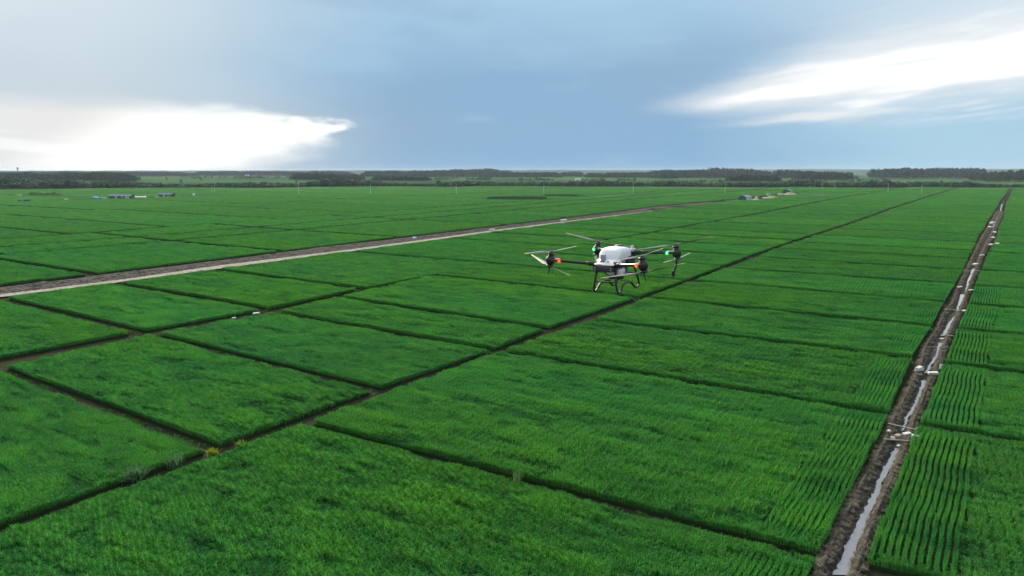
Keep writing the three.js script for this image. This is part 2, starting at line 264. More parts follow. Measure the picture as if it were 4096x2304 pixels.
function inset(poly, widths) {                            // move each edge inwards
  const n = poly.length, E = poly.map((p, i) => { const q = poly[(i + 1) % n], d = dist(p, q); return { p, d: [(q[0] - p[0]) / d, (q[1] - p[1]) / d] }; });
  const area = poly.reduce((s, p, i) => { const q = poly[(i + 1) % n]; return s + p[0] * q[1] - q[0] * p[1]; }, 0), sg = Math.sign(area);
  const O = E.map((e, i) => ({ p: [e.p[0] - sg * e.d[1] * widths[i], e.p[1] + sg * e.d[0] * widths[i]], d: e.d }));
  return O.map((e, i) => { const b = O[(i + n - 1) % n], det = b.d[0] * e.d[1] - b.d[1] * e.d[0]; if (Math.abs(det) < 1e-6) return e.p; const t = ((e.p[0] - b.p[0]) * e.d[1] - (e.p[1] - b.p[1]) * e.d[0]) / det; return [b.p[0] + b.d[0] * t, b.p[1] + b.d[1] * t]; });
}
const edgeDist = (poly, x, z) => { let m = 1e9, s = 0; const n = poly.length; for (let i = 0; i < n; i++) { const p = poly[i], q = poly[(i + 1) % n], d = dist(p, q), c = ((q[0] - p[0]) * (z - p[1]) - (q[1] - p[1]) * (x - p[0])) / d; if (!i) s = Math.sign(c); if (c * s < m) m = c * s; } return m; };
function plot(quad, opt = {}) {                           // quad: near left, near right, far right, far left
  const cx = quad.reduce((s, p) => s + p[0], 0) / 4, cz = quad.reduce((s, p) => s + p[1], 0) / 4;
  if (cz < -900) return;
  const D = Math.hypot(cx, cz), no = plotNo++;
  if (!quad.some((p) => inView(p[0], p[1], 30)) && !inView(cx, cz, 30)) return;
  const w = (opt.gap ?? [0.62, 0.3, 0.62, 0.16]).map((g, i) => g + (i % 2 ? 0.25 : 0.45) * smooth(55, 110, D) + (i % 2 ? 0.5 : 0.55) * smooth(130, 240, D)), P = inset(quad, w);
  const sense = P.reduce((s, p, i) => { const q = P[(i + 1) % 4]; return s + p[0] * q[1] - q[0] * p[1]; }, 0) > 0 ? P : P.slice().reverse();
  // wet bed under the plants
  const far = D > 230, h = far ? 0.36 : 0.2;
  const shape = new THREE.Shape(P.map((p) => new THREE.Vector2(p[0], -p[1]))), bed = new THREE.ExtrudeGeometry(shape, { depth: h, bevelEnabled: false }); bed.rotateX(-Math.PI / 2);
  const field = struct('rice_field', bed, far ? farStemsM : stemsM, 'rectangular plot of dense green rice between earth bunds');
  // plants
  const u = azDir(opt.rows ?? 121), v = [-u[1], u[0]], r = rng(no * 7919 + 13), mats = [], cols = [];
  const us = P.map((p) => p[0] * u[0] + p[1] * u[1]), vs = P.map((p) => p[0] * v[0] + p[1] * v[1]);
  const u0 = Math.min(...us), u1 = Math.max(...us), v0 = Math.min(...vs), v1 = Math.max(...vs), CELL = D < 120 ? 6 : D < 300 ? 12 : 24;
  const tone = 0.94 + 0.12 * r(), warm = (r() - 0.5) * 0.16, e = new THREE.Matrix4(), up = new THREE.Vector3(0, 1, 0), q = new THREE.Quaternion(), pos = new THREE.Vector3(), sc = new THREE.Vector3();
  const edgeIn = (x, z) => edgeDist(sense, x, z) * 1;
  const addTuft = (x, z, s, yaw, wide, tall, rough = 1) => {
    if (clearings.some(([a, b, rr]) => (x - a) ** 2 + (z - b) ** 2 < rr * rr)) return;
    const p = x * u[0] + z * u[1], o = x * v[0] + z * v[1], big = fbm(p * 0.035 + 40, o * 0.075 + 12, 3), fine = fbm(p * 0.28 + 9, o * 0.8 + 3, 3), spot = smooth(0.60, 0.72, fbm(p * 0.45 + 31, o * 0.95 + 77, 2));
    const hgt = tall * (0.93 + rough * ((big - 0.5) * 0.3 + (fine - 0.5) * 0.5 - spot * 0.26 + (r() - 0.5) * 0.2));
    pos.set(x, 0.03, z); q.setFromAxisAngle(up, yaw + (r() < 0.5 ? Math.PI : 0) + (r() - 0.5) * 0.25); sc.set(s * (0.95 + r() * 0.2), hgt, s * wide * (0.9 + r() * 0.25)); e.compose(pos, q, sc);
    for (let k = 0; k < 16; k++) mats.push(e.elements[k]);
    const t = (big - 0.5) * 0.9 + (fine - 0.5) * 0.8 - spot * 0.3 + warm + (r() - 0.5) * 0.2, b = tone * (1 + (fine - 0.5) * 0.6 - spot * 0.2 + (r() - 0.5) * 0.3);
    cols.push(b * (1 + t * 0.75), b * (1 + t * 0.12), b * (1 - t * 0.7));
  };
  const yaw = Math.atan2(-u[1], u[0]);
  // headland strip with open rows beside the water ditch
  const H = D < 150 ? opt.headland : null;                                // {a, b, width}: edge and its depth
  const inHead = (x, z) => { if (!H) return false; const d = dist(H.a, H.b), c = Math.abs((H.b[0] - H.a[0]) * (z - H.a[1]) - (H.b[1] - H.a[1]) * (x - H.a[0])) / d, t = ((x - H.a[0]) * (H.b[0] - H.a[0]) + (z - H.a[1]) * (H.b[1] - H.a[1])) / d; return c < H.width && t > 1.6 && t < d - 1.8; };
  for (let a = u0; a < u1; a += CELL) for (let b = v0; b < v1; b += CELL) {
    const mx = (a + CELL / 2) * u[0] + (b + CELL / 2) * v[0], mz = (a + CELL / 2) * u[1] + (b + CELL / 2) * v[1];
    if (!inView(mx, mz, CELL + 8)) continue;
    const s = Math.max(1, Math.hypot(mx, mz) / LOD), du = 0.6 * s, dv = 0.28 * s;
    const nu = Math.max(1, Math.round(CELL / du)), nv = Math.max(1, Math.round(CELL / dv));
    for (let i = 0; i < nu; i++) for (let k = 0; k < nv; k++) {
      const p = a + (i + 0.5 + (r() - 0.5) * 0.4) * CELL / nu, o = b + (k + 0.5 + (r() - 0.5) * 0.34) * CELL / nv, x = p * u[0] + o * v[0], z = p * u[1] + o * v[1];
      if (edgeIn(x, z) < 0.6 * s - 0.42 + (r() - 0.5) * 0.14 * s || inHead(x, z)) continue;
      addTuft(x, z, s, yaw, 1.15, 1);
    }
  }
  if (D < 190) for (let k = 0; k < 4; k++) {              // the dense outer row that stands as a wall along the bunds
    const a = P[k], b = P[(k + 1) % 4], d = dist(a, b), ey = Math.atan2(-(b[1] - a[1]), b[0] - a[0]);
    for (let m = 0.2; m < d; m += 0.34) { const t = (m + (r() - 0.5) * 0.1) / d, x = lerp(a[0], b[0], t), z = lerp(a[1], b[1], t), o = 0.1 + r() * 0.12, nx = (cx - x) / Math.hypot(cx - x, cz - z), nz = (cz - z) / Math.hypot(cx - x, cz - z); if (inView(x, z, 10)) addTuft(x + nx * o, z + nz * o, 0.9, ey, 0.5, 0.98); }
  }
  const rows = [];
  if (H && D < 260) {
    const d = dist(H.a, H.b), t = [(H.b[0] - H.a[0]) / d, (H.b[1] - H.a[1]) / d], nx = [-t[1], t[0]], sgn = Math.sign((cx - H.a[0]) * nx[0] + (cz - H.a[1]) * nx[1]), hy = Math.atan2(-t[1], t[0]), keepM = mats.length, n = Math.round(H.width / 0.34);
    const step = 0.36;
    for (let k = 0; k < n; k++) for (let m = 1.6; m < d - 1.8; m += step) {
      const off = (k + 0.5) * H.width / n + Math.sin(m * 0.55 + 1.3) * 0.05 + Math.sin(m * 1.4 + k * 0.2) * 0.025 + (r() - 0.5) * 0.02, x = H.a[0] + t[0] * m + nx[0] * off * sgn, z = H.a[1] + t[1] * m + nx[1] * off * sgn;
      if (edgeIn(x, z) < 0.05 || !inView(x, z, 10) || r() < 0.012) continue;
      addTuft(x, z, 0.9, hy, 0.98, 0.98, 0.4);
    }
    rows.push(...mats.splice(keepM)); rows.cols = cols.splice(keepM / 16 * 3);
  }
  const make = (m, c, geo, nm) => {
    if (!m.length) return; const n = m.length / 16, im = new THREE.InstancedMesh(geo, leafM, n); im.name = nm; im.instanceMatrix.array.set(m); im.instanceColor = new THREE.InstancedBufferAttribute(new Float32Array(c), 3);
    im.castShadow = im.receiveShadow = true; im.userData.kind = 'stuff'; field.add(im); riceTotal += n;
  };
  make(mats, cols, PATCH[no % 4], 'rice_plants'); make(rows, rows.cols ?? [], ROWPATCH, 'rice_rows');
}

// earth bunds between the plots: low, uneven ridges, partly overgrown
const bundGrass = { m: [], c: [], r: rng(31337) };
function overgrow(a, b, reach) {
  const d = dist(a, b), n = [(b[1] - a[1]) / d, -(b[0] - a[0]) / d], { m, c, r } = bundGrass, e = new THREE.Matrix4(), q = new THREE.Quaternion(), up = new THREE.Vector3(0, 1, 0);
  for (let t = 0; t < d; t += 0.11) {
    const x0 = lerp(a[0], b[0], t / d), z0 = lerp(a[1], b[1], t / d), o = (r() - 0.5) * reach, x = x0 + n[0] * o, z = z0 + n[1] * o;
    if (!inView(x, z, 6) || fbm(x * 0.35 + 5, z * 0.35 + 2, 3) + (r() - 0.5) * 0.25 < 0.46) continue;
    const s = 0.45 + 0.4 * r(); e.compose(new THREE.Vector3(x, 0.02, z), q.setFromAxisAngle(up, r() * 6.28), new THREE.Vector3(s * 0.7, s * 0.55, s * 0.9)); for (const v of e.elements) m.push(v);
    const k = 0.45 + 0.4 * r(), y = r() * r() * 0.7; c.push(k * (0.95 + y), k * (0.85 + 0.15 * y), k * 0.85);
  }
}
function bund(a, b, width = 0.5, high = 0.16) {
  if (![a, b].some((p) => inView(p[0], p[1], 10)) || Math.min(Math.hypot(...a), Math.hypot(...b)) > 150) return;
  overgrow(a, b, 0.95);
  const d = dist(a, b), n = [(b[1] - a[1]) / d, -(b[0] - a[0]) / d], k = Math.max(2, Math.round(d / 0.6)), L = [], R = [];
  for (let i = 0; i <= k; i++) { const t = i / k, x = lerp(a[0], b[0], t), z = lerp(a[1], b[1], t), w = width / 2 * (0.7 + 0.7 * vnoise(x * 0.9, z * 0.9)), o = (vnoise(x * 0.3 + 7, z * 0.3) - 0.5) * 0.16; L.push([x + n[0] * (o - w), z + n[1] * (o - w)]); R.push([x + n[0] * (o + w), z + n[1] * (o + w)]); }
  struct('field_bund', ribbon(L, R, k, 4, (u, s, x, z) => (1 - (2 * u - 1) ** 4) * high * (0.6 + 0.8 * vnoise(x * 1.6, z * 1.6)) + 0.002), soilM, 'narrow bare earth bund between rice plots');
}

// lines of the field grid
const ditchL = extend(S.ditchL, 30, 30), ditchR = extend(S.ditchR, 30, 30), B1 = extend(S.B1, 45, 120), B2 = extend(S.B2, 60, 120);
const roadLow = extend(S.roadLow, 60, 420), bankTop = extend(S.bankTop, 60, 420), M1 = extend(S.M1, 80, 320), M2 = extend(S.M2, 90, 620), M3 = extend(S.M3, 90, 620), M4 = extend(S.M4, 260, 620);
const walk = (line, from, step, until = 860) => { // further junctions along a line, beyond a point
  const out = []; let s = 0, best = 1e9, at = 0; const L = lengthOf(line);
  for (s = 0; s < L; s += 1) { const d = dist(along(line, s), from); if (d < best) { best = d; at = s; } }
  for (s = at + step(at); s < L; s += step(s)) { const p = along(line, s); if (-p[1] > until) break; out.push(p); } return out;
};
function strip(cuts, o = {}) {
  for (let i = 0; i + 1 < cuts.length; i++) {
    const [l0, r0] = cuts[i], [l1, r1] = cuts[i + 1];
    const opt = { rows: o.rows ?? 121.5, gap: o.gap };
    if (o.head === 'right') opt.headland = { a: r0, b: r1, width: 3.3 };
    if (o.head === 'left') opt.headland = { a: l0, b: l1, width: 3.9 };
    plot([l0, r0, r1, l1], opt);
    bund(shift(l1, 211, 0.3), shift(r1, 211, 0.3), 0.26, 0.07);
    if (o.edge) bund(o.edge === 'right' ? r0 : l0, o.edge === 'right' ? r1 : l1, 0.22, 0.07);
  }
}
for (const [x, z, r] of [[-284, -499, 13], [-268, -531, 10], [-299, -478, 9], [-274, -511, 8], [163, -478, 14], [172, -490, 10], [186, -507, 10], [198, -530, 12], [216, -556, 12], [235, -588, 13], [250, -618, 11], [245, -562, 13], [256, -566, 11], [100, -620, 8]]) clearings.push([x, z, r]);
{ // between the first bund and the water ditch
  const cuts = S.cutB1D.slice(0, 7).map(([l, r]) => [l, r]);
  const nearR = shift(cuts[0][1], 216.5, 23); cuts.unshift([shift(cuts[0][0], 215.5, 23), nearR]);
  for (const r of S.cutLD) { const l = hit(r, 121, B1); if (l) cuts.push([l, r]); }
  for (const r of walk(ditchL, S.cutLD.at(-1), () => 55, 800)) { const l = hit(r, 121, B1); if (l) cuts.push([l, r]); }
  strip(cuts, { head: 'right', edge: 'left', gap: [0.62, 0.1, 0.62, 0.15] });
}
{ // right of the ditch
  const left = [shift(S.cutRD[0], 216, 24), ...S.cutRD, ...walk(ditchR, S.cutRD.at(-1), () => 55, 800)];
  strip(left.map((l) => [l, shift(l, 120, 40)]), { head: 'left', gap: [0.62, 0.34, 0.62, 0.1], rows: 120 });
}
{ // between the two bunds
  const R = S.cutB2B1.slice(0, 4).map((c) => c[1]).concat([[20.1, -105.4], [31.8, -122]]), cuts = S.cutB2B1.slice(0, 4).map(([l, r]) => [l, r]);
  cuts.unshift([shift(cuts[0][0], 216, 23), shift(cuts[0][1], 214, 23)]);
  for (const r of R.slice(4).concat(walk(B1, R.at(-1), (s) => s < 260 ? 22 : 38))) { const l = hit(r, 123.5, B2); if (l) cuts.push([l, r]); }
  strip(cuts, { edge: 'left', rows: 123.5 });
}
{ // between the far bund and the farm track
  const cuts = S.cutRoadB2.map(([l, r]) => [l, r]);
  cuts.unshift([shift(cuts[0][0], 217, 24), shift(cuts[0][1], 215, 24)]);
  for (const r of walk(B2, cuts.at(-1)[1], (s) => s < 300 ? 24 : 42)) { const l = hit(r, 122.5, roadLow); if (l) cuts.push([l, r]); }
  strip(cuts, { rows: 123, gap: [0.62, 0.4, 0.62, 0.3] });
}
{ // beyond the track
  const R = [[-104, -94], [-80.8, -130.3], [-56.8, -168], [-33.7, -204.6], [-1.6, -253.6], [23.7, -293.2], [40.3, -319.7]];
  const cuts = R.concat(walk(bankTop, R.at(-1), () => 48)).map((r) => [hit(r, 122.5, M1), r]).filter((c) => c[0]);
  strip(cuts, { rows: 122.5, gap: [0.5, 0.3, 0.5, 0.9] });
  const on1 = [[-121, -160.8], [-96.9, -193.5], [-73.1, -229.9], [-43, -281]], all1 = on1.concat(walk(M1, on1.at(-1), () => 52));
  strip(all1.map((r) => [hit(r, 124, M2), r]).filter((c) => c[0]), { rows: 123, gap: [0.5, 0.9, 0.5, 0.9] });
  const on2 = all1.map((r) => hit(r, 124, M2)).filter(Boolean);
  strip(on2.map((r) => [hit(r, 124, M3), r]).filter((c) => c[0]), { rows: 123, gap: [0.5, 0.9, 0.5, 0.9] });
  const on3 = [[-161, -183], [-139, -214.2], [-121.5, -242.6], [-96, -282.8], [-70, -326]];
  const c3 = on3.concat(walk(M3, on3.at(-1), () => 60)).map((r) => [hit(r, 123, M4), r]).filter((c) => c[0]);
  strip(c3, { rows: 123, gap: [0.5, 0.9, 0.5, 0.9] });
  let line = M4, from = shift([-245, -300], 211, 110);
  for (const w of [150, 150, 160]) { const next = line.map((p) => shift(p, 301, w)); strip(walk(line, from, () => 85).map((r) => [hit(r, 121, next), r]).filter((c) => c[0]), { rows: 121 }); line = next; from = shift(from, 301, w); }
}

{
  const im = new THREE.InstancedMesh(PATCH[2], leafM, bundGrass.m.length / 16); im.instanceMatrix.array.set(bundGrass.m); im.instanceColor = new THREE.InstancedBufferAttribute(new Float32Array(bundGrass.c), 3);
  im.name = 'bund_grass'; im.castShadow = im.receiveShadow = true; tag(im, 'short dark grass growing in patches along the earth bunds', 'grass', null, 'stuff'); scene.add(im);
}
// ---------------------------------------------------------------- the water ditch
{
  const n = 620, bedAt = (u, s, x, z) => { const c = Math.abs(u - 0.52) / 0.52, ridge = Math.exp(-(((c - 0.72) / 0.22) ** 2)) * 0.3, n1 = vnoise(x * 2.1, z * 2.1), n2 = vnoise(x * 5 + 9, z * 5); return 0.035 + ridge * (0.55 + 0.8 * n1) + smooth(0.38, 0.62, c) * 0.1 + (n2 - 0.5) * 0.09 * smooth(0.15, 0.6, c); };
  struct('irrigation_ditch', ribbon(ditchL, ditchR, n, 14, bedAt, 0.02), mudM, 'muddy irrigation ditch with straw-covered banks');
  const waterM = new THREE.MeshPhysicalMaterial({ color: rgb(0.15, 0.165, 0.19), roughness: 0.06, specularIntensity: 1, ior: 1.5, side: THREE.DoubleSide });
  for (const p of S.pools) {
    const a = [], b = []; for (let i = 0; i < p.length; i += 2) { a.push(p[i]); b.push(p[i + 1]); }
    const wob = (l, k) => resample(l, Math.max(8, Math.round(lengthOf(l) / 0.25))).map((q, i) => [q[0] + (vnoise(i * 0.7, k) - 0.5) * 0.22, q[1] + (vnoise(i * 0.7, k + 9) - 0.5) * 0.22]);
    struct('ditch_water', ribbon(wob(a, 3), wob(b, 5), Math.max(8, Math.round(lengthOf(a) / 0.25)), 2, () => 0.125), waterM, 'still grey water pooled along the ditch bottom');
  }
  // flattened straw on both banks
  const strawM = new THREE.MeshPhysicalMaterial({ color: 0xffffff, roughness: 0.9, specularIntensity: 0.1, side: THREE.DoubleSide, vertexColors: true });
  const r = rng(4242), pos = [], col = [];
  for (let i = 0; i < 40; i++) {
    const a = r() * Math.PI * 2, l = 0.14 + r() * 0.22, x = (r() - 0.5) * 0.4, z = (r() - 0.5) * 0.4, y = 0.02 + r() * 0.09, dx = Math.cos(a), dz = Math.sin(a), w = 0.012 + r() * 0.008, k = 0.35 + r() * 0.75, t = r();
    const c = t < 0.72 ? [0.17 * k, 0.15 * k, 0.118 * k] : t < 0.9 ? [0.09 * k, 0.083 * k, 0.07 * k] : [0.10 * k, 0.15 * k, 0.05 * k];
    const P = [[x - dz * w, y, z + dx * w], [x + dz * w, y, z - dx * w], [x + dx * l, y + (r() - 0.25) * 0.12, z + dz * l]];
    for (const q of P) { pos.push(...q); col.push(...c); }
  }
  const g = new THREE.BufferGeometry(); g.setAttribute('position', new THREE.Float32BufferAttribute(pos, 3)); g.setAttribute('color', new THREE.Float32BufferAttribute(col, 3)); g.computeVertexNormals();
  const m = [], c = [], e = new THREE.Matrix4(), q = new THREE.Quaternion(), up = new THREE.Vector3(0, 1, 0), L = resample(ditchL, 1400), R = resample(ditchR, 1400);
  for (let i = 0; i <= 1400; i++) {
    const d = Math.hypot(...L[i]); if (d > 420) break; const k = d < 90 ? 7 : d < 180 ? 4 : 2;
    for (const sd of [0, 1]) for (let j = 0; j < k; j++) {
      const c0 = sd ? lerp(0.8, 0.99, r()) : lerp(0.01, 0.25, r()), x = lerp(L[i][0], R[i][0], c0) + (r() - 0.5) * 0.2, z = lerp(L[i][1], R[i][1], c0) + (r() - 0.5) * 0.2, sc = Math.max(1, d / 130);
      e.compose(new THREE.Vector3(x, 0.10 + 0.2 * r(), z), q.setFromAxisAngle(up, r() * 6.28), new THREE.Vector3(sc, 0.6 + r() * 0.8, sc)); m.push(...e.elements); const b = 0.7 + 1.0 * fbm(x * 0.8, z * 0.8, 3); c.push(b, b * 0.98, b * 0.96);
    }
  }
  const im = new THREE.InstancedMesh(g, strawM, m.length / 16); im.instanceMatrix.array.set(m); im.instanceColor = new THREE.InstancedBufferAttribute(new Float32Array(c), 3);
  im.name = 'dry_straw'; im.castShadow = im.receiveShadow = true; tag(im, 'flattened dry straw and stubble covering both banks of the irrigation ditch', 'straw', null, 'stuff'); scene.add(im);
}

// ---------------------------------------------------------------- the farm track and its spoil bank
{
  const up = extend(S.roadUp, 60, 0), tail = S.roadLow.slice(-2), edge = up.concat(tail), low = extend(S.roadLow, 60, 0);
  const bank = (u, s, x, z) => { const heap = Math.exp(-(((u - 0.58) / 0.26) ** 2)), n1 = fbm(x * 0.35, z * 0.35, 3), n2 = vnoise(x * 1.3, z * 1.3); const amp = -z > 330 ? 0.35 : 1; return 0.06 + smooth(0, 0.1, u) * 0.05 + amp * (heap * (0.2 + 0.6 * n1) + n2 * 0.22 * smooth(0, 0.2, u)) * smooth(1.02, 0.88, u) + 0.14 * smooth(0.75, 1, u); };
  struct('spoil_bank', ribbon(extend(S.bankTop, 60, 0), edge, 560, 16, bank, 0.02), bankM, 'dark lumpy earth bank dug up along the farm track');
  const trackUp = up, trackLow = low.slice(0, 8), h = (u, s, x, z) => 0.21 + 0.05 * vnoise(x * 0.7, z * 0.7) - 0.05 * (Math.exp(-(((u - 0.3) / 0.1) ** 2)) + Math.exp(-(((u - 0.75) / 0.1) ** 2)));
  struct('farm_track', ribbon(trackUp, trackLow, 420, 10, h), trackM, 'pale dirt farm track running diagonally between the rice fields');
  // low verge beyond the end of the pale track, up to the huts
  struct('track_verge', ribbon(edge.slice(-3).map((p) => shift(p, 302, 1)), S.roadLow.slice(-3), 80, 4, (u, s, x, z) => 0.14 + 0.12 * vnoise(x * 0.5, z * 0.5)), trackM, 'weedy earth strip where the track fades towards the hut');
}

// ---------------------------------------------------------------- woods, hedges and single trees
const foliageM = new THREE.MeshPhysicalMaterial({ color: 0xffffff, roughness: 0.95, specularIntensity: 0, side: THREE.DoubleSide, vertexColors: true });
const barkM = mat(0.09, 0.075, 0.06, 0.95);
// crown of leaf sprays gathered in lobes; unit tree is 1 m tall, base at 0
function crownGeo(seed, { lobes = 9, leaves = 30, low = 0.22, wide = 0.3, leaf = 0.062, tone = [0.036, 0.062, 0.03], slim = 1 } = {}) {
  const r = rng(seed), pos = [], col = [];
  for (let l = 0; l < lobes; l++) {
    const t = (l + 0.5) / lobes, y = lerp(low + 0.08, 0.9, t), rr = wide * slim * (0.35 + 0.75 * Math.sin(Math.PI * clamp(0.12 + t * 0.86))) * (0.75 + 0.5 * r()), a = r() * 6.28 + l * 2.4, off = rr * 0.62;
    const cx = Math.cos(a) * off, cz = Math.sin(a) * off, sx = rr * (0.62 + 0.3 * r()), sy = 0.1 + 0.07 * r(), k0 = 0.75 + 0.5 * r();
    for (let i = 0; i < leaves; i++) {
      const u = r() * 2 - 1, p = r() * 6.28, q = Math.sqrt(1 - u * u), m = 0.55 + 0.5 * Math.cbrt(r());
      const x = cx + q * Math.cos(p) * sx * m, yy = y + u * sy * m, z = cz + q * Math.sin(p) * sx * m, s = leaf * (0.6 + 0.8 * r()), b = r() * 6.28, e = r() * 1.2 - 0.2;
      const d1 = [Math.cos(b) * s, Math.sin(e) * s * 0.6, Math.sin(b) * s], d2 = [-Math.sin(b) * s * 0.6, (r() - 0.3) * s, Math.cos(b) * s * 0.6], k = k0 * (0.7 + 0.6 * r());
      const P = [[x - d1[0], yy - d1[1], z - d1[2]], [x + d2[0], yy + d2[1], z + d2[2]], [x + d1[0], yy + d1[1], z + d1[2]], [x - d2[0], yy - d2[1], z - d2[2]]];
      for (const v of [0, 1, 2, 0, 2, 3]) { pos.push(...P[v]); col.push(tone[0] * k, tone[1] * k, tone[2] * k); }
    }
  }
  const g = new THREE.BufferGeometry(); g.setAttribute('position', new THREE.Float32BufferAttribute(pos, 3)); g.setAttribute('color', new THREE.Float32BufferAttribute(col, 3)); g.computeVertexNormals(); return g;
}
function trunkGeo(seed, top = 0.7, thick = 0.022) {
  const r = rng(seed), parts = [bar([0, -0.01, 0], [0.01, top, 0.01], thick, thick * 0.35, 6)];
  for (let i = 0; i < 4; i++) { const a = r() * 6.28, y = 0.2 + 0.12 * i; parts.push(bar([0, y, 0], [Math.cos(a) * 0.16, y + 0.17, Math.sin(a) * 0.16], thick * 0.45, thick * 0.15, 5)); }
  return join(parts);
}
function withTrunk(crown, trunk) {
  const t = trunk.toNonIndexed ? trunk : trunk, n = t.attributes.position.count, c = new Float32Array(n * 3); for (let i = 0; i < n; i++) c.set([0.09, 0.075, 0.06], i * 3);
  const tt = t.clone(); tt.deleteAttribute('uv'); tt.setAttribute('color', new THREE.BufferAttribute(c, 3)); return mergeGeometries([crown, tt]);
}
const TONES = { dark: [0.042, 0.08, 0.05], mid: [0.055, 0.105, 0.053], willow: [0.095, 0.15, 0.088] };
const TREE = [0, 1, 2].map((i) => withTrunk(crownGeo(50 + i, { tone: TONES.dark, wide: 0.3, low: 0.12 + 0.05 * i, slim: [1, 0.85, 1.15][i] }), trunkGeo(80 + i)));
const SHRUB = [0, 1, 2].map((i) => withTrunk(crownGeo(60 + i, { tone: [TONES.mid, TONES.willow, TONES.dark][i], wide: 0.46, low: -0.05, lobes: 8, leaves: 30, leaf: 0.085 }), trunkGeo(90 + i, 0.5)));
function mass(name, list, geos, label, category) {        // list: [x, z, height, width, tint]
  const r = rng(list.length * 31 + 7), e = new THREE.Matrix4(), q = new THREE.Quaternion(), up = new THREE.Vector3(0, 1, 0);
  const holder = new THREE.Group(); holder.name = numbered(name); scene.add(holder); tag(holder, label, category, null, 'stuff');
  geos.forEach((g, k) => {
    const mine = list.filter((_, i) => i % geos.length === k); if (!mine.length) return;
    const im = new THREE.InstancedMesh(g, foliageM, mine.length); im.name = 'trees'; im.userData.kind = 'stuff';
    mine.forEach(([x, z, h, w, t], i) => { e.compose(new THREE.Vector3(x, -0.05, z), q.setFromAxisAngle(up, r() * 6.28), new THREE.Vector3(w, h, w)); im.setMatrixAt(i, e); const b = t * (0.85 + 0.3 * r()); im.setColorAt(i, rgb(b * (0.92 + 0.16 * r()), b, b * (0.9 + 0.2 * r()))); });
    im.castShadow = im.receiveShadow = true; holder.add(im);
  });
  return holder;
}
{ // woods: each a block of trees several rows deep
  const names = ['dark wood at the left edge beyond the shrub belt', 'low outlying trees at the right end of the left wood', 'rounded copse on the plain left of the middle', 'long far forest along the left horizon', 'far forest under the bright sky on the left horizon', 'low dark grove left of the middle plain', 'small copse between the left plain and the grove', 'far forest behind the grove left of the middle', 'forest hump rising on the skyline at the middle', 'even line of trees at the middle of the plain', 'gap-filling trees between two far lines', 'even line of trees right of the middle plain', 'end trees right of the middle plain', 'forest right of the middle under the blue cloud', 'tall forest on the skyline right of the middle', 'dark low wood behind the shrubs right of the track', 'forest block between the low wood and the rounded wood', 'rounded wood left of the pale far field', 'tall dark straight-edged wood on the right skyline', 'near wood at the right edge of the picture'];
  S.woods.forEach(([x0, z0, x1, z1, h], n) => {
    const r = rng(500 + n * 17), L = Math.hypot(x1 - x0, z1 - z0), sp = clamp(h * 0.34, 4.2, 8), rows = n === 18 ? 9 : 7, list = [];
    const ragged = (t) => smooth(0, 0.06, t) * smooth(1, 0.94, t);
    for (let k = 0; k < rows; k++) for (let a = 0; a < L; a += sp) {
      const t = (a + r() * sp) / L, x = lerp(x0, x1, t) + (r() - 0.5) * sp, z = lerp(z0, z1, t) - k * sp * 1.3 - r() * sp;
      const hump = n === 8 || n === 14 ? 0.72 + 0.3 * Math.sin(Math.PI * clamp(t)) : 1, big = 0.86 + 0.26 * fbm(t * L * 0.02 + n * 7, 3, 2);
      const hh = h * big * hump * (0.78 + 0.3 * r()) * (0.6 + 0.4 * ragged(t)) * (n === 19 ? 0.62 + 0.55 * t : 1); list.push([x, z, hh, hh * (0.75 + 0.4 * r()) * (hh < 9 ? 1.25 : 0.95), 0.85 + 0.3 * r()]);
    }
    mass('wood', list, TREE, names[n], 'wood');
  });
  S.thickets.forEach(([x0, z0, x1, z1, h], n) => {
    const r = rng(900 + n * 13), L = Math.hypot(x1 - x0, z1 - z0), list = [];
    for (let i = 0; i < L * 0.55; i++) { const t = r(); if (fbm(t * L * 0.03, n * 5, 2) < 0.42) continue; const hh = h * (0.45 + 0.7 * r()); list.push([lerp(x0, x1, t), z0 + (r() - 0.75) * 130, hh, hh * (0.9 + 0.5 * r()), 1]); }
    mass('thicket', list, SHRUB, ['broken line of shrubs across the far left meadow', 'scattered bushes beside the left wood', 'bushes on the meadow below the dark grove', 'bushes on the middle meadow near the white shed', 'bushes on the meadow right of the white shed', 'shrubs in front of the pale far field', 'bushes on the meadow left of the dark low wood'][n], 'thicket');
  });
  // shrub belt closing the rice fields
  const r = rng(77), line = S.hedge, L = lengthOf(line), list = [];
  for (let s = 0; s < L; s += 1.15) {
    const p = along(line, s), big = fbm(s * 0.012 + 3, 1, 3), dens = 0.55 + 0.9 * fbm(s * 0.03 + 9, 6, 2);
    for (let k = 0; k < 3; k++) { if (r() > dens) continue; const back = r() * r() * 62, h = 1.25 * (2.4 + 8.2 * Math.pow(big, 1.4) * (0.35 + r())) * (back > 40 ? 0.75 : 1); list.push([p[0] + (r() - 0.5) * 4, p[1] - back, h, h * (0.75 + 0.55 * r()), 1.0 + 1.1 * r()]); }
  }
  mass('shrub_belt', list, SHRUB, 'long belt of willow shrubs along the far edge of the rice fields', 'shrubs');
}
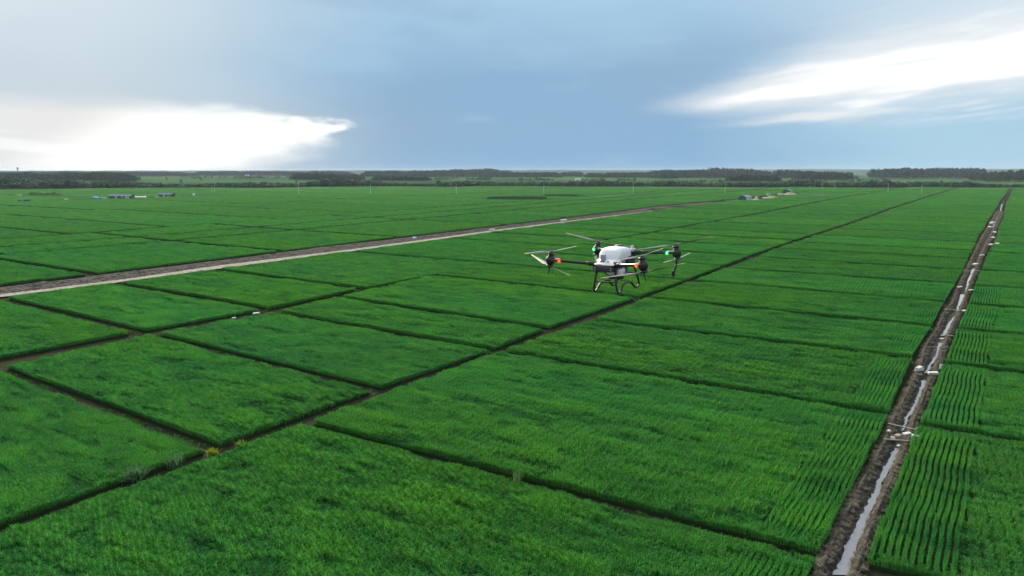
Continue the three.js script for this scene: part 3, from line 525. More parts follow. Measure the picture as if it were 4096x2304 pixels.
{ // single trees that stand clear of the belt and on the meadows behind
  const proto = thing('small_tree', [-96, 0, -905], 0, 'small dark tree standing apart on the plain behind the shrub belt', 'tree', 'single trees behind the shrub belt');
  put('crown', crownGeo(311, { tone: TONES.dark, wide: 0.34, low: 0.1, lobes: 10 }), foliageM, proto); put('trunk', trunkGeo(312, 0.75, 0.025), barkM, proto); proto.scale.set(9, 8.5, 9);
  const r = rng(1234);
  for (let i = 0; i < 56; i++) {
    const c = proto.clone(); c.name = numbered('small_tree'); scene.add(c);
    const z = -(900 + Math.pow(r(), 1.3) * 900), x = (r() - 0.5) * 2 * 0.74 * -z, h = 4.5 + r() * 5.5; c.position.set(x, 0, z); c.scale.set(h * (0.8 + r() * 0.5), h, h * (0.8 + r() * 0.5)); c.rotation.y = r() * 6.28;
  }
}
{ // far wooded rise closing the horizon
  const pos = [], idx = [], n = 220, rows = 6;
  for (let j = 0; j <= rows; j++) for (let i = 0; i <= n; i++) { const a = lerp(-60, 60, i / n), d = 5200 + j * 380, x = Math.sin(rad(a)) * d, z = -Math.cos(rad(a)) * d, h = j === 0 ? -1 : (18 + 26 * fbm(a * 0.09 + 4, j * 0.3, 4) * smooth(-40, 25, a) + 6 * vnoise(a * 3.1, j)) * Math.sin(Math.PI * clamp(j / rows * 0.5 + 0.02)); pos.push(x, h, z); }
  for (let j = 0; j < rows; j++) for (let i = 0; i < n; i++) { const q = j * (n + 1) + i; idx.push(q, q + n + 1, q + 1, q + 1, q + n + 1, q + n + 2); }
  const g = new THREE.BufferGeometry(); g.setAttribute('position', new THREE.Float32BufferAttribute(pos, 3)); g.setIndex(idx); g.computeVertexNormals();
  struct('far_hills', g, mat(0.035, 0.06, 0.035, 1), 'low wooded rise along the horizon');
}
{ // reed patches in the rice, weeds along the track
  const reedM = foliageM, r = rng(55), pos = [], col = [];
  for (let i = 0; i < 46; i++) { const a = r() * 6.28, x = (r() - 0.5) * 1.6, z = (r() - 0.5) * 1.6, h = 0.6 + 0.5 * r(), dx = Math.cos(a), dz = Math.sin(a), w = 0.03 + 0.02 * r(), k = 0.7 + 0.6 * r(), o = 0.15 * r(); for (const v of [[x - dz * w, 0, z + dx * w], [x + dz * w, 0, z - dx * w], [x + dx * o, h, z + dz * o]]) { pos.push(...v); col.push(0.065 * k, 0.12 * k, 0.06 * k); } }
  const g = new THREE.BufferGeometry(); g.setAttribute('position', new THREE.Float32BufferAttribute(pos, 3)); g.setAttribute('color', new THREE.Float32BufferAttribute(col, 3)); g.computeVertexNormals();
  const fill = (name, pts, n, h0, h1, label, cat) => {
    const m = [], c = [], e = new THREE.Matrix4(), q = new THREE.Quaternion(), up = new THREE.Vector3(0, 1, 0);
    for (const [x, z] of pts) { const s = 1 + r() * 0.7; e.compose(new THREE.Vector3(x, 0, z), q.setFromAxisAngle(up, r() * 6.28), new THREE.Vector3(s, lerp(h0, h1, r()), s)); m.push(...e.elements); const b = 0.75 + 0.5 * r(); c.push(b, b, b); }
    const im = new THREE.InstancedMesh(g, reedM, m.length / 16); im.instanceMatrix.array.set(m); im.instanceColor = new THREE.InstancedBufferAttribute(new Float32Array(c), 3); im.name = numbered(name); im.castShadow = im.receiveShadow = true; tag(im, label, cat, null, 'stuff'); scene.add(im);
  };
  const ell = (cx, cz, ax, az, turn, n) => Array.from({ length: n }, () => { const a = r() * 6.28, m = Math.sqrt(r()) * (0.8 + 0.3 * vnoise(a * 2, cx)), u = Math.cos(a) * m * ax, v = Math.sin(a) * m * az; return [cx + u * Math.cos(turn) - v * Math.sin(turn), cz + u * Math.sin(turn) + v * Math.cos(turn)]; });
  fill('reed_patch', ell(4, -492, 23, 20, -0.3, 1100), 0, 1.3, 2.3, 'larger dark reed patch in the middle of the rice field', 'reeds');
  fill('reed_patch', ell(40, -549, 14, 12, 0, 420), 0, 1.2, 1.9, 'smaller dark reed patch right behind the larger one', 'reeds');
  const verge = []; const line = S.roadLow.slice(-4), L = lengthOf(line);
  for (let i = 0; i < 420; i++) { const s = r() * L; if (fbm(s * 0.06, 4, 2) < 0.47) continue; const p = shift(along(line, s), 303, 0.5 + r() * 6.5); verge.push(p); }
  fill('track_weeds', verge, 0, 0.5, 1.1, 'patchy dark weeds along the fading end of the farm track', 'weeds');
  const bankW = []; for (let i = 0; i < 60; i++) bankW.push(shift(along(S.bankTop, 175 + r() * 90), 121, r() * 4)); fill('track_weeds', bankW, 0, 0.5, 0.9, 'dark weeds growing on the spoil bank beside the pale track', 'weeds');
}

// ---------------------------------------------------------------- power poles
{
  const concrete = mat(0.5, 0.5, 0.47, 0.85), steel = mat(0.3, 0.3, 0.3, 0.6), where = ['pale concrete power pole left of the reed patch, second of the middle row', 'pale concrete power pole left of the reed patches, nearest to them', 'pale concrete power pole beside the smaller reed patch', 'pale concrete power pole standing on the bare earth strip', 'pale concrete power pole at the left end of the middle row', 'left post of the twin power pole right of the left huts', 'right post of the twin power pole right of the left huts', 'pale power pole to the left behind the gabled hut', 'far power pole before the shrub belt, leftmost of the right trio', 'far power pole before the shrub belt, middle of the right trio', 'far power pole before the shrub belt, rightmost of the right trio', 'short far power pole alone against the shrub belt on the right', 'power pole in the rice right of the far trio', 'rightmost power pole in the rice', 'thin distant pole against the shrub belt above the left hut', 'thin short pole between the two left huts', 'tiny distant pole on the meadow, left of two', 'tiny distant pole on the meadow, right of two'];
  const dx = [0.34, 0.05];
  S.poles.forEach(([x, z, h], i) => {
    const t = thing('power_pole', [x, 0, z], 0.25 + (i % 3) * 0.1, where[i], 'pole', 'power poles across the fields'), r = i > 13 ? 0.13 : 0.2;
    put('post', bar([0, -0.1, 0], [0, h, 0], r, r * 0.62, 10), concrete, t);
    if (i < 14 && i !== 5 && i !== 6) { put('cross_arm', box(1.7, 0.09, 0.09, 0, h - 0.55, 0.13), steel, t); for (const k of [-0.75, 0, 0.75]) put('insulator', bar([k, h - 0.505, 0.13], [k, h - 0.26, 0.13], 0.06, 0.04, 8), concrete, t); }
  });
}
// ---------------------------------------------------------------- huts and the yards round them
const greenWall = texMat(noiseTex([0.035, 0.125, 0.098], [0.055, 0.165, 0.132], 128, 16, 1.5, 7), 0.7), roofPale = mat(0.19, 0.25, 0.245, 0.86), roofBlue = mat(0.14, 0.19, 0.25, 0.7), whitePanel = mat(0.34, 0.36, 0.37, 0.8), frameM = mat(0.72, 0.74, 0.74, 0.6), glassM = mat(0.05, 0.06, 0.07, 0.12), curtainM = mat(0.42, 0.44, 0.44, 0.8);
function hut({ at, bearing, length, width, wall, rise, label, roof, front, gable, openings, name = 'field_hut' }) {
  // local x runs along the long wall (bearing), local z points to the viewer side; origin at the near left corner of the long wall
  const t = thing(name, [at[0], 0, at[1]], rad(90 - bearing), label, 'hut', 'huts by the fields'), L = length, W = width, th = 0.12;
  put('front_wall', box(L, wall, th, L / 2, wall / 2, -th / 2), front, t);
  put('rear_wall', box(L, wall, th, L / 2, wall / 2, -W + th / 2), greenWall, t);
  const end = (x) => { const s = new THREE.Shape([[0, 0], [-W + 2 * th, 0], [-W + 2 * th, wall], [-W / 2 + th, wall + rise - 0.05], [0, wall]].map((p) => new THREE.Vector2(p[0], p[1]))); const g = new THREE.ExtrudeGeometry(s, { depth: th, bevelEnabled: false }); g.rotateY(-Math.PI / 2); g.translate(x, 0, -th); return g; };
  put('gable_wall', end(th + 0.003), gable, t); put('gable_wall', end(L - 0.003), greenWall, t);
  for (const sd of [0, 1]) { const slope = Math.hypot(W / 2, rise), ang = Math.atan2(rise, W / 2), p = put('roof_panel', box(L + 0.7, 0.07, slope + 0.42, 0, 0, 0), roof, t); p.position.set(L / 2, wall + rise / 2 + 0.05 - 0.16 * Math.sin(ang), sd ? -W * 0.75 - 0.16 * Math.cos(ang) : -W * 0.25 + 0.16 * Math.cos(ang)); p.rotation.x = sd ? -ang : ang; }
  put('ridge_cap', box(L + 0.72, 0.08, 0.3, L / 2, wall + rise + 0.1, -W / 2), roof, t);
  for (const [x, y, w, h, kind] of openings) {
    if (kind === 'door') { const d = put('door', box(w, h, 0.05, x, h / 2 + 0.05, 0.026), frameM, t); put('handle', box(0.05, 0.16, 0.05, x + w * 0.36, 1.05, 0.077), glassM, d); } else {
      const o = put('window', box(w - 0.14, h - 0.14, 0.03, x, y, 0.017), x % 2 > 1 ? glassM : curtainM, t);
      put('frame', join([box(w, 0.16, 0.07, x, y + h / 2, 0.036), box(w, 0.16, 0.07, x, y - h / 2, 0.036), box(0.16, h - 0.16, 0.07, x - w / 2 + 0.08, y, 0.036), box(0.16, h - 0.16, 0.07, x + w / 2 - 0.08, y, 0.036), box(0.1, h - 0.16, 0.05, x, y, 0.06)]), frameM, o);
    }
  }
  return t;
}
hut({ at: [-290.4, -496], bearing: 90, length: 15.6, width: 5.2, wall: 2.3, rise: 1.1, roof: roofPale, front: greenWall, gable: greenWall, label: 'long dark green hut with pale roof and white windows, left of the yard', openings: [[5, 1.35, 1.5, 1.5, 'window'], [9.4, 1.35, 1.4, 1.5, 'window'], [12.2, 1.4, 1.2, 1.4, 'window'], [13.7, 0, 0.95, 2, 'door']] });
hut({ at: [-272.6, -530.5], bearing: 88, length: 10.4, width: 5, wall: 2.3, rise: 1.1, roof: roofPale, front: greenWall, gable: greenWall, label: 'shorter dark green hut with pale roof, right of the long green hut', openings: [[4.4, 1.35, 1.3, 1.4, 'window'], [7.6, 1.4, 2.2, 1.3, 'window']] });
hut({ at: [159, -467], bearing: 32, length: 15, width: 5.2, wall: 2.5, rise: 1.15, roof: roofBlue, front: whitePanel, gable: greenWall, label: 'nearer gabled hut, green end wall and whitish side, where the track ends', openings: [[2.4, 1.4, 1.8, 1.3, 'window'], [6.2, 0, 1, 2.05, 'door'], [9.5, 1.4, 1.8, 1.3, 'window'], [13, 1.4, 1.6, 1.3, 'window']] });
hut({ at: [247.5, -613], bearing: 32, length: 10, width: 6.6, wall: 2.6, rise: 1.3, roof: roofPale, front: whitePanel, gable: greenWall, label: 'farther small gabled green hut behind the sand heaps', openings: [[2.2, 1.4, 1.6, 1.3, 'window'], [5.4, 0, 1, 2.05, 'door']] });
const tarpBlue = mat(0.045, 0.15, 0.42, 0.6), tarpWhite = mat(0.4, 0.43, 0.45, 0.7), foamM = mat(0.46, 0.48, 0.47, 0.86), rubberM = mat(0.025, 0.025, 0.027, 0.8);
// a sheet draped over something lumpy
function draped(w, h, d, seed, flat = 0.4) {
  const g = new THREE.SphereGeometry(1, 26, 14, 0, Math.PI * 2, 0, Math.PI / 2), p = g.attributes.position;
  for (let i = 0; i < p.count; i++) { const x = p.getX(i), y = p.getY(i), z = p.getZ(i), n = fbm(x * 2.3 + seed, z * 2.3 + seed * 2, 3) - 0.5, sq = (v) => Math.sign(v) * Math.pow(Math.abs(v), 0.62); p.setXYZ(i, sq(x) * w / 2 * (1 + n * 0.25), Math.pow(Math.max(0, y), flat) * h * (0.85 + n * 0.7), sq(z) * d / 2 * (1 + n * 0.25)); }
  g.computeVertexNormals(); return g;
}
{
  const t = thing('tarpaulin_heap', [-291.8, 0, -484], 0.1, 'heap covered with a bright blue tarpaulin left of the long hut', 'tarpaulin');
  put('sheet', draped(6.4, 2.3, 3.2, 3), tarpBlue, t); const w = put('white_cover', draped(3, 2.42, 2.6, 9), tarpWhite, t); w.position.set(-1.5, 0.06, -0.35); put('weight', box(0.7, 0.35, 0.4, -0.8, 0.3, 1.9, 0.08), foamM, t);
  const h = thing('seedling_tunnel', [-274, 0, -508], 0.05, 'low arched tunnel under pale plastic sheet between the two left huts', 'tunnel');
  const arch = new THREE.CylinderGeometry(1.5, 1.5, 8.5, 18, 1, true, -Math.PI / 2, Math.PI); arch.rotateZ(Math.PI / 2); arch.rotateX(-Math.PI / 2 * 0); const A = put('plastic_sheet', arch, mat(0.3, 0.35, 0.35, 0.5), h); A.rotation.x = 0;
  A.geometry.computeBoundingBox(); const bb = A.geometry.boundingBox; if (bb.max.y < 1) { A.rotation.x = -Math.PI / 2; }
  for (const k of [-4.2, -1.4, 1.4, 4.2]) put('hoop', (() => { const g = new THREE.TorusGeometry(1.52, 0.035, 6, 18, Math.PI); g.rotateY(Math.PI / 2); g.translate(k, 0, 0); return g; })(), frameM, h);
  tag(put('plastic_heap', draped(3.2, 0.9, 2, 21), tarpWhite), 'crumpled white plastic heap at the right end of the long hut', 'plastic sheet').position.set(-280.2, 0.3, -503);
  const cab = thing('toilet_cabin', [-255, 0, -552], 0.3, 'small pale cabin standing alone right of the shorter hut', 'cabin');
  put('wall', box(1.7, 2.2, 1.5, 0, 1.1, 0), mat(0.42, 0.5, 0.62, 0.6), cab); put('roof', box(1.9, 0.1, 1.7, 0, 2.251, 0), frameM, cab); put('door', box(0.8, 1.8, 0.04, -0.2, 0.95, 0.772), frameM, cab);
  // machine under covers, far left
  const k1 = thing('fuel_tank', [-315.9, 0, -448], 0.2, 'dark blue drum tank lying in the crop at far left', 'tank'), drum = new THREE.CylinderGeometry(0.85, 0.85, 3.4, 18); drum.rotateZ(Math.PI / 2); drum.translate(0, 1.1, 0);
  put('drum', drum, mat(0.03, 0.05, 0.12, 0.5), k1); for (const x of [-1.1, 1.1]) put('cradle', box(0.2, 0.5, 1.5, x, 0.25, 0), rubberM, k1); put('filler', bar([0.4, 1.94, 0], [0.4, 2.2, 0], 0.18, 0.16, 10), rubberM, k1);
  tag(put('covered_pump', draped(2.4, 1.5, 1.8, 31), mat(0.05, 0.06, 0.06, 0.8)), 'dark covered pump beside the blue drum tank at far left', 'pump').position.set(-321, 0.2, -449);
  const labels = ['white foam block left of the long green hut', 'white plastic bundle in front of the shorter green hut', 'pale sack on the earth path left of the blue heap', 'white foam block at the left edge far behind the drum tank'];
  [[-293.1, -495.2], [-266.2, -516], [-307.5, -474.3], [-405, -566]].forEach(([x, z], i) => tag(put('foam_block', draped(2.2 + i % 2, 0.7, 1.4, 40 + i, 0.25), foamM), labels[i], 'foam block', 'pale litter round the left yard').position.set(x, 0.45, z));
  // bare yard earth
  const yard = (cx, cz, a, b, turn, m, label, hgt = 0.5) => { const g = new THREE.CircleGeometry(1, 40, 0, 6.2831853), rings = new THREE.RingGeometry(0, 1, 40, 6), p = rings.attributes.position; for (let i = 0; i < p.count; i++) { const x = p.getX(i), y = p.getY(i), rr = Math.hypot(x, y), an = Math.atan2(y, x), w = 0.85 + 0.3 * vnoise(an * 1.7 + cx, cz); const u = x * a * w, v = y * b * w; p.setXYZ(i, cx + u * Math.cos(turn) - v * Math.sin(turn), lerp(hgt, 0.05, smooth(0.6, 1, rr)) + 0.14 * vnoise(u * 0.7 + cx, v * 0.7), cz + u * Math.sin(turn) + v * Math.cos(turn)); } const uv = rings.attributes.uv; for (let i = 0; i < p.count; i++) uv.setXY(i, p.getX(i), p.getZ(i)); const ix = rings.index.array; for (let i = 0; i < ix.length; i += 3) { const q = ix[i + 1]; ix[i + 1] = ix[i + 2]; ix[i + 2] = q; } rings.computeVertexNormals(); g.dispose(); return struct('yard_earth', rings, m, label); };
  yard(-290, -492, 22, 6, -0.5, soilM, 'trodden dark earth round the long green hut'); yard(-305, -472, 13, 3, -0.9, soilM, 'strip of turned earth leading left from the blue heap'); yard(-268, -524, 12, 6, -0.4, soilM, 'trodden earth in front of the shorter green hut');
  yard(166, -478, 17, 5.5, -1.0, trackM, 'bare earth along the gabled hut'); yard(194, -520, 26, 6.5, -1.0, trackM, 'pale bare earth between the gabled huts'); yard(236, -588, 22, 7, -1.0, trackM, 'sandy ground in front of the farther hut', 0.7); yard(250, -564, 17, 8, -0.2, bankM, 'bare dark ground round the shallow pond', 0.4);
  struct('pond', new THREE.CircleGeometry(1, 28).rotateX(-Math.PI / 2).scale(11, 1, 2.6).translate(252, 0.66, -565), mat(0.03, 0.032, 0.035, 0.08), 'shallow dark pond in the rice');
  yard(100, -622, 38, 3.2, 0.34, bankM, 'thin bare earth strip far across the rice', 0.68);
  // heaps, trailer and machine between the gabled huts
  [[228, -584, 5.5, 1.3, 'pale sand heap before the farther hut, left one'], [240, -594, 7, 1.6, 'pale sand heap before the farther hut, right one'], [201, -533, 5, 1.1, 'rubble heap behind the white machine']].forEach(([x, z, w, h, l], i) => tag(put('earth_heap', draped(w, h, w * 0.7, 61 + i, 0.8), trackM), l, 'heap').position.set(x, 0.4, z));
  const tr = thing('farm_trailer', [178.5, 0, -496], rad(58), 'dark low farm trailer between the gabled hut and the white machine', 'trailer');
  put('bed', box(6, 0.3, 2.2, 0, 1.05, 0), rubberM, tr); put('side_board', box(6, 0.7, 0.08, 0, 1.55, 1.06), mat(0.1, 0.08, 0.06), tr); put('side_board', box(6, 0.7, 0.08, 0, 1.55, -1.06), mat(0.1, 0.08, 0.06), tr); put('tail_board', box(0.08, 0.7, 2.03, 2.96, 1.55, 0), mat(0.1, 0.08, 0.06), tr); put('draw_bar', bar([-3, 0.95, 0], [-4.6, 0.6, 0], 0.07), rubberM, tr);
  for (const [x, z] of [[-1.6, 1.15], [-1.6, -1.15], [1.6, 1.15], [1.6, -1.15]]) { const w = new THREE.CylinderGeometry(0.5, 0.5, 0.28, 18); w.rotateX(Math.PI / 2); w.translate(x, 0.5, z * 0.85); put('wheel', w, rubberM, tr); }
  const tk = thing('rice_transplanter', [200, 0, -538], rad(50), 'whitish field machine parked on the earth between the gabled huts', 'machine'), shell = mat(0.6, 0.62, 0.62, 0.5);
  put('chassis', box(3.2, 0.4, 1.3, 0, 0.95, 0, 0.06), rubberM, tk); put('bonnet', box(1.3, 0.8, 1, -1.2, 1.55, 0, 0.12), shell, tk); put('seat', join([box(0.6, 0.16, 0.7, 0.1, 1.45, 0, 0.05), box(0.14, 0.6, 0.7, 0.42, 1.8, 0, 0.05)]), rubberM, tk); put('canopy', box(2, 0.1, 1.5, -0.1, 3, 0, 0.04), shell, tk); for (const [x, z] of [[-1, 0.65], [-1, -0.65], [0.8, 0.65], [0.8, -0.65]]) put('canopy_post', bar([x, 1.15, z], [x, 2.95, z], 0.04), shell, tk);
  put('seedling_tray', (() => { const g = box(1.9, 0.08, 2.4, 0, 0, 0); g.rotateZ(-0.9); g.translate(1.9, 1.7, 0); return g; })(), shell, tk); for (const [x, z, r] of [[-1.2, 0.75, 0.45], [-1.2, -0.75, 0.45], [0.6, 0.8, 0.6], [0.6, -0.8, 0.6]]) { const w = new THREE.TorusGeometry(r, 0.09, 8, 20); w.translate(x, r + 0.08, z); const k = put('wheel', w, rubberM, tk); put('hub', bar([x, r + 0.08, z - 0.08], [x, r + 0.08, z + 0.08], 0.16), rubberM, k); for (let s = 0; s < 6; s++) put('spoke', bar([x, r + 0.08, z], [x + Math.cos(s * 1.047) * r, r + 0.08 + Math.sin(s * 1.047) * r, z], 0.025, 0.025, 6), rubberM, k); }
  const wt = thing('water_tank', [174, 0, -489.5], 0, 'pale round water tank at the far corner of the nearer gabled hut', 'tank'); put('drum', new THREE.LatheGeometry([[0, 0], [1.05, 0], [1.1, 0.1], [1.1, 1.7], [0.8, 2.05], [0.3, 2.15], [0, 2.15]].map((p) => new THREE.Vector2(...p)), 24), tarpWhite, wt); put('lid', new THREE.CylinderGeometry(0.3, 0.32, 0.14, 18).translate(0, 2.2, 0), rubberM, wt);
}
{ // dark bushes left
  const where = ['leftmost of five dark bushes in the rice at far left', 'second of five dark bushes in the rice at far left', 'middle of five dark bushes in the rice at far left', 'fourth of five dark bushes in the rice at far left', 'rightmost of five dark bushes in the rice at far left'];
  [[-391, -562, 3.2], [-383, -559, 2.8], [-376, -556, 2.6], [-370, -556, 3.3], [-365, -554, 2.4]].forEach(([x, z, h], i) => { const t = thing('bush', [x, 0, z], i, where[i], 'bush', 'bushes in the rice at far left'); put('crown', crownGeo(700 + i, { tone: TONES.mid, wide: 0.62, low: -0.1, lobes: 9, leaf: 0.1 }), foliageM, t); put('trunk', trunkGeo(710 + i, 0.5, 0.03), barkM, t); t.scale.set(h * 1.5, h, h * 1.4); });
}
{ // far buildings
  const s = thing('white_shed', [143, 0, -1497], 0.1, 'white shed on the far meadow at the middle, before the tree line', 'shed'), W = mat(0.7, 0.72, 0.74, 0.6);
  put('wall', box(11, 3, 6, 0, 1.5, 0), W, s); put('roof', (() => { const g = new THREE.ExtrudeGeometry(new THREE.Shape([new THREE.Vector2(-3.4, 0), new THREE.Vector2(3.4, 0), new THREE.Vector2(0, 1.3)]), { depth: 11.6, bevelEnabled: false }); g.rotateY(Math.PI / 2); g.translate(-5.8, 3.003, 0); return g; })(), mat(0.5, 0.53, 0.56), s); put('door', box(2.6, 2.4, 0.1, -2, 1.2, 3.052), mat(0.3, 0.32, 0.35), s); put('window', box(1.4, 1, 0.06, 2.4, 1.7, 3.032), glassM, s);
  const b = thing('blue_roofed_barn', [-1049, 0, -2740], 0, 'tiny blue roofed barn before the far forest on the left', 'barn'); put('wall', box(15, 4.5, 9, 0, 2.25, 0), mat(0.5, 0.5, 0.5), b); put('roof', (() => { const g = new THREE.ExtrudeGeometry(new THREE.Shape([new THREE.Vector2(-5, 0), new THREE.Vector2(5, 0), new THREE.Vector2(0, 3)]), { depth: 16, bevelEnabled: false }); g.rotateY(Math.PI / 2); g.translate(-8, 4.503, 0); return g; })(), mat(0.1, 0.22, 0.5), b);
  const w = thing('water_tower', [-1990, 0, -2790], 0, 'thin far tower rising over the forest at the left edge', 'tower'); put('shaft', bar([0, 0, 0], [0, 27, 0], 2.2, 1.7, 16), mat(0.3, 0.3, 0.3), w); put('tank', new THREE.LatheGeometry([[1.7, 27], [3.4, 30], [3.4, 33.5], [0.4, 35.5], [0, 35.5]].map((p) => new THREE.Vector2(...p)), 20), mat(0.33, 0.33, 0.33), w);
}
// ---------------------------------------------------------------- things lying in and beside the water ditch
{
  const wood = mat(0.25, 0.225, 0.185, 0.9), paleWood = mat(0.36, 0.345, 0.31, 0.86), stone = mat(0.26, 0.24, 0.21, 0.9);
  const stick = (name, a, b, r, y, m, label) => { const mid = [(a[0] + b[0]) / 2, (a[1] + b[1]) / 2], t = put(name, (() => { const g = new RoundedBoxGeometry(dist(a, b), r * 1.5, r * 2.2, 2, r * 0.5), p = g.attributes.position; for (let i = 0; i < p.count; i++) p.setY(i, p.getY(i) + (vnoise(p.getX(i) * 2.1 + a[0], 3) - 0.5) * r * 0.5); return g; })(), m); t.position.set(mid[0], y, mid[1]); t.rotation.y = Math.atan2(-(b[1] - a[1]), b[0] - a[0]); return tag(t, label, name === 'plank' ? 'plank' : 'pole', 'sticks laid across the ditch'); };
  stick('wooden_pole', [29.55, -51.1], [31.0, -49.75], 0.035, 0.46, paleWood, 'pale straight pole laid across the ditch, farther one of the nearest crossing');
  stick('plank', [27.5, -47.9], [29.2, -47.55], 0.055, 0.44, wood, 'tan plank laid across the ditch, nearer one of the nearest crossing');
  stick('wooden_pole', [46.9, -75.1], [49.2, -74.2], 0.03, 0.44, wood, 'thin pole across the ditch over the third pool');
  stick('plank', [52.2, -81.0], [53.2, -80.0], 0.05, 0.42, paleWood, 'short pale plank at the head of the third pool');
  stick('wooden_pole', [62.3, -96.3], [64.5, -94.9], 0.045, 0.44, paleWood, 'pale pole across the ditch between the fourth and fifth pools');
  stick('wooden_pole', [90.2, -135.4], [93.0, -134.2], 0.05, 0.46, paleWood, 'thin pale pole across the narrow far pool of the ditch');
  const slab = (at, w, h, d, turn, y, label, m = foamM, cat = 'foam slab', name = 'foam_slab') => { const g = new RoundedBoxGeometry(w, h, d, 3, Math.min(h, 0.12) * 0.45), p = g.attributes.position; for (let i = 0; i < p.count; i++) { const n = vnoise(p.getX(i) * 3 + at[0], p.getZ(i) * 3 + at[1]) - 0.5; p.setXYZ(i, p.getX(i) * (1 + n * 0.25), p.getY(i) + n * h * 0.3, p.getZ(i) * (1 + n * 0.2)); } g.computeVertexNormals(); const o = put(name, g, m); o.position.set(at[0], y, at[1]); o.rotation.set(0.05, turn, 0.06); return tag(o, label, cat, 'pale litter along the ditch'); };
  slab([29.9, -49.1], 0.62, 0.13, 0.34, 0.2, 0.4, 'white foam slab on the right bank between the two nearest cross poles');
  slab([28.75, -49.5], 0.32, 0.16, 0.24, 0.7, 0.44, 'small torn white foam piece on the left bank by the nearest crossing');
  slab([30.05, -48.3], 0.3, 0.3, 0.5, 0.9, 0.48, 'upright white foam piece against the rice on the right bank of the nearest crossing');
  slab([31.25, -50.1], 0.18, 0.12, 0.16, 0.4, 0.42, 'tiny white scrap beside the bund on the right bank');
  slab([28.15, -47.05], 0.3, 0.1, 0.22, 0.5, 0.3, 'small pale debris in the mud at the head of the nearest pool');
  slab([28.97, -48.64], 0.45, 0.34, 0.4, 0.4, 0.36, 'rounded grey-brown clod in the middle of the nearest crossing', stone, 'clod', 'earth_clod');
  slab([28.4, -48.25], 0.4, 0.2, 0.3, 1.2, 0.36, 'pale clod left of the rounded one in the nearest crossing', stone, 'clod', 'earth_clod');
  for (let i = 0; i < 3; i++) slab([40.65, -65.85], 0.95 - i * 0.06, 0.12, 0.42, 0.35 + i * 0.12, 0.42 + i * 0.125, ['bottom', 'middle', 'top'][i] + ' of three white sacks stacked on the left bank of the ditch', foamM, 'sack', 'sack');
  slab([41.3, -64.6], 0.9, 0.24, 0.5, -0.2, 0.46, 'single plump white sack on the right bank opposite the sack stack', foamM, 'sack', 'sack');
  slab([43.3, -66.6], 0.2, 0.5, 0.2, 0.1, 0.5, 'white plastic scrap at the rice edge behind the plump sack');
  slab([51.3, -79.2], 0.5, 0.12, 0.3, 0.1, 0.3, 'white foam slab in the mud below the short plank');
  slab([64.2, -95.0], 0.75, 0.16, 0.4, 0.5, 0.46, 'white foam slab at the right end of the fourth crossing pole');
  slab([76.6, -112.2], 1.0, 0.16, 0.35, 0.4, 0.45, 'white foam slab on the right bank at the fifth pool head');
  slab([76.6, -115.2], 0.9, 0.16, 0.35, 0.3, 0.45, 'white foam slab on the left bank beyond the fifth pool');
  slab([98.6, -144.1], 1.1, 0.35, 0.8, 0.4, 0.4, 'bright white plastic bundle lying in the far ditch');
  slab([110.5, -159.6], 1.3, 0.18, 0.4, 0.3, 0.5, 'white foam slab on the right bank of the far ditch');
  [[129.5, -184], [133, -186.5], [144, -204], [157, -222], [170, -243], [183, -261], [187, -266]].forEach(([x, z], i) => slab([x, z], 1.5, 0.25, 0.9, 0.4 + i * 0.2, 0.4, 'white scrap in the distant ditch, number ' + ['one', 'two', 'three', 'four', 'five', 'six', 'seven'][i] + ' counted towards the horizon'));
  slab([-35.9, -93.9], 0.9, 0.12, 0.6, 0.3, 0.34, 'white plastic lid on the earth junction left of the middle');
  slab([-37.8, -90.8], 0.5, 0.14, 0.4, 0.3, 0.32, 'white scrap on the earth bund left of the plastic lid');
  slab([20.5, -272.4], 2.6, 0.4, 1.1, 0.5, 0.7, 'pale sack lying on the weeds beside the far track');
  slab([-28.3, -197.7], 1.1, 0.8, 0.6, 0.2, 0.7, 'small blue and white bag on the spoil bank by the track', mat(0.28, 0.42, 0.62, 0.7), 'bag', 'feed_bag');
  slab([-6.7, -229.2], 1.8, 0.35, 0.9, 0.3, 0.6, 'pale sack at the edge of the farm track');
}
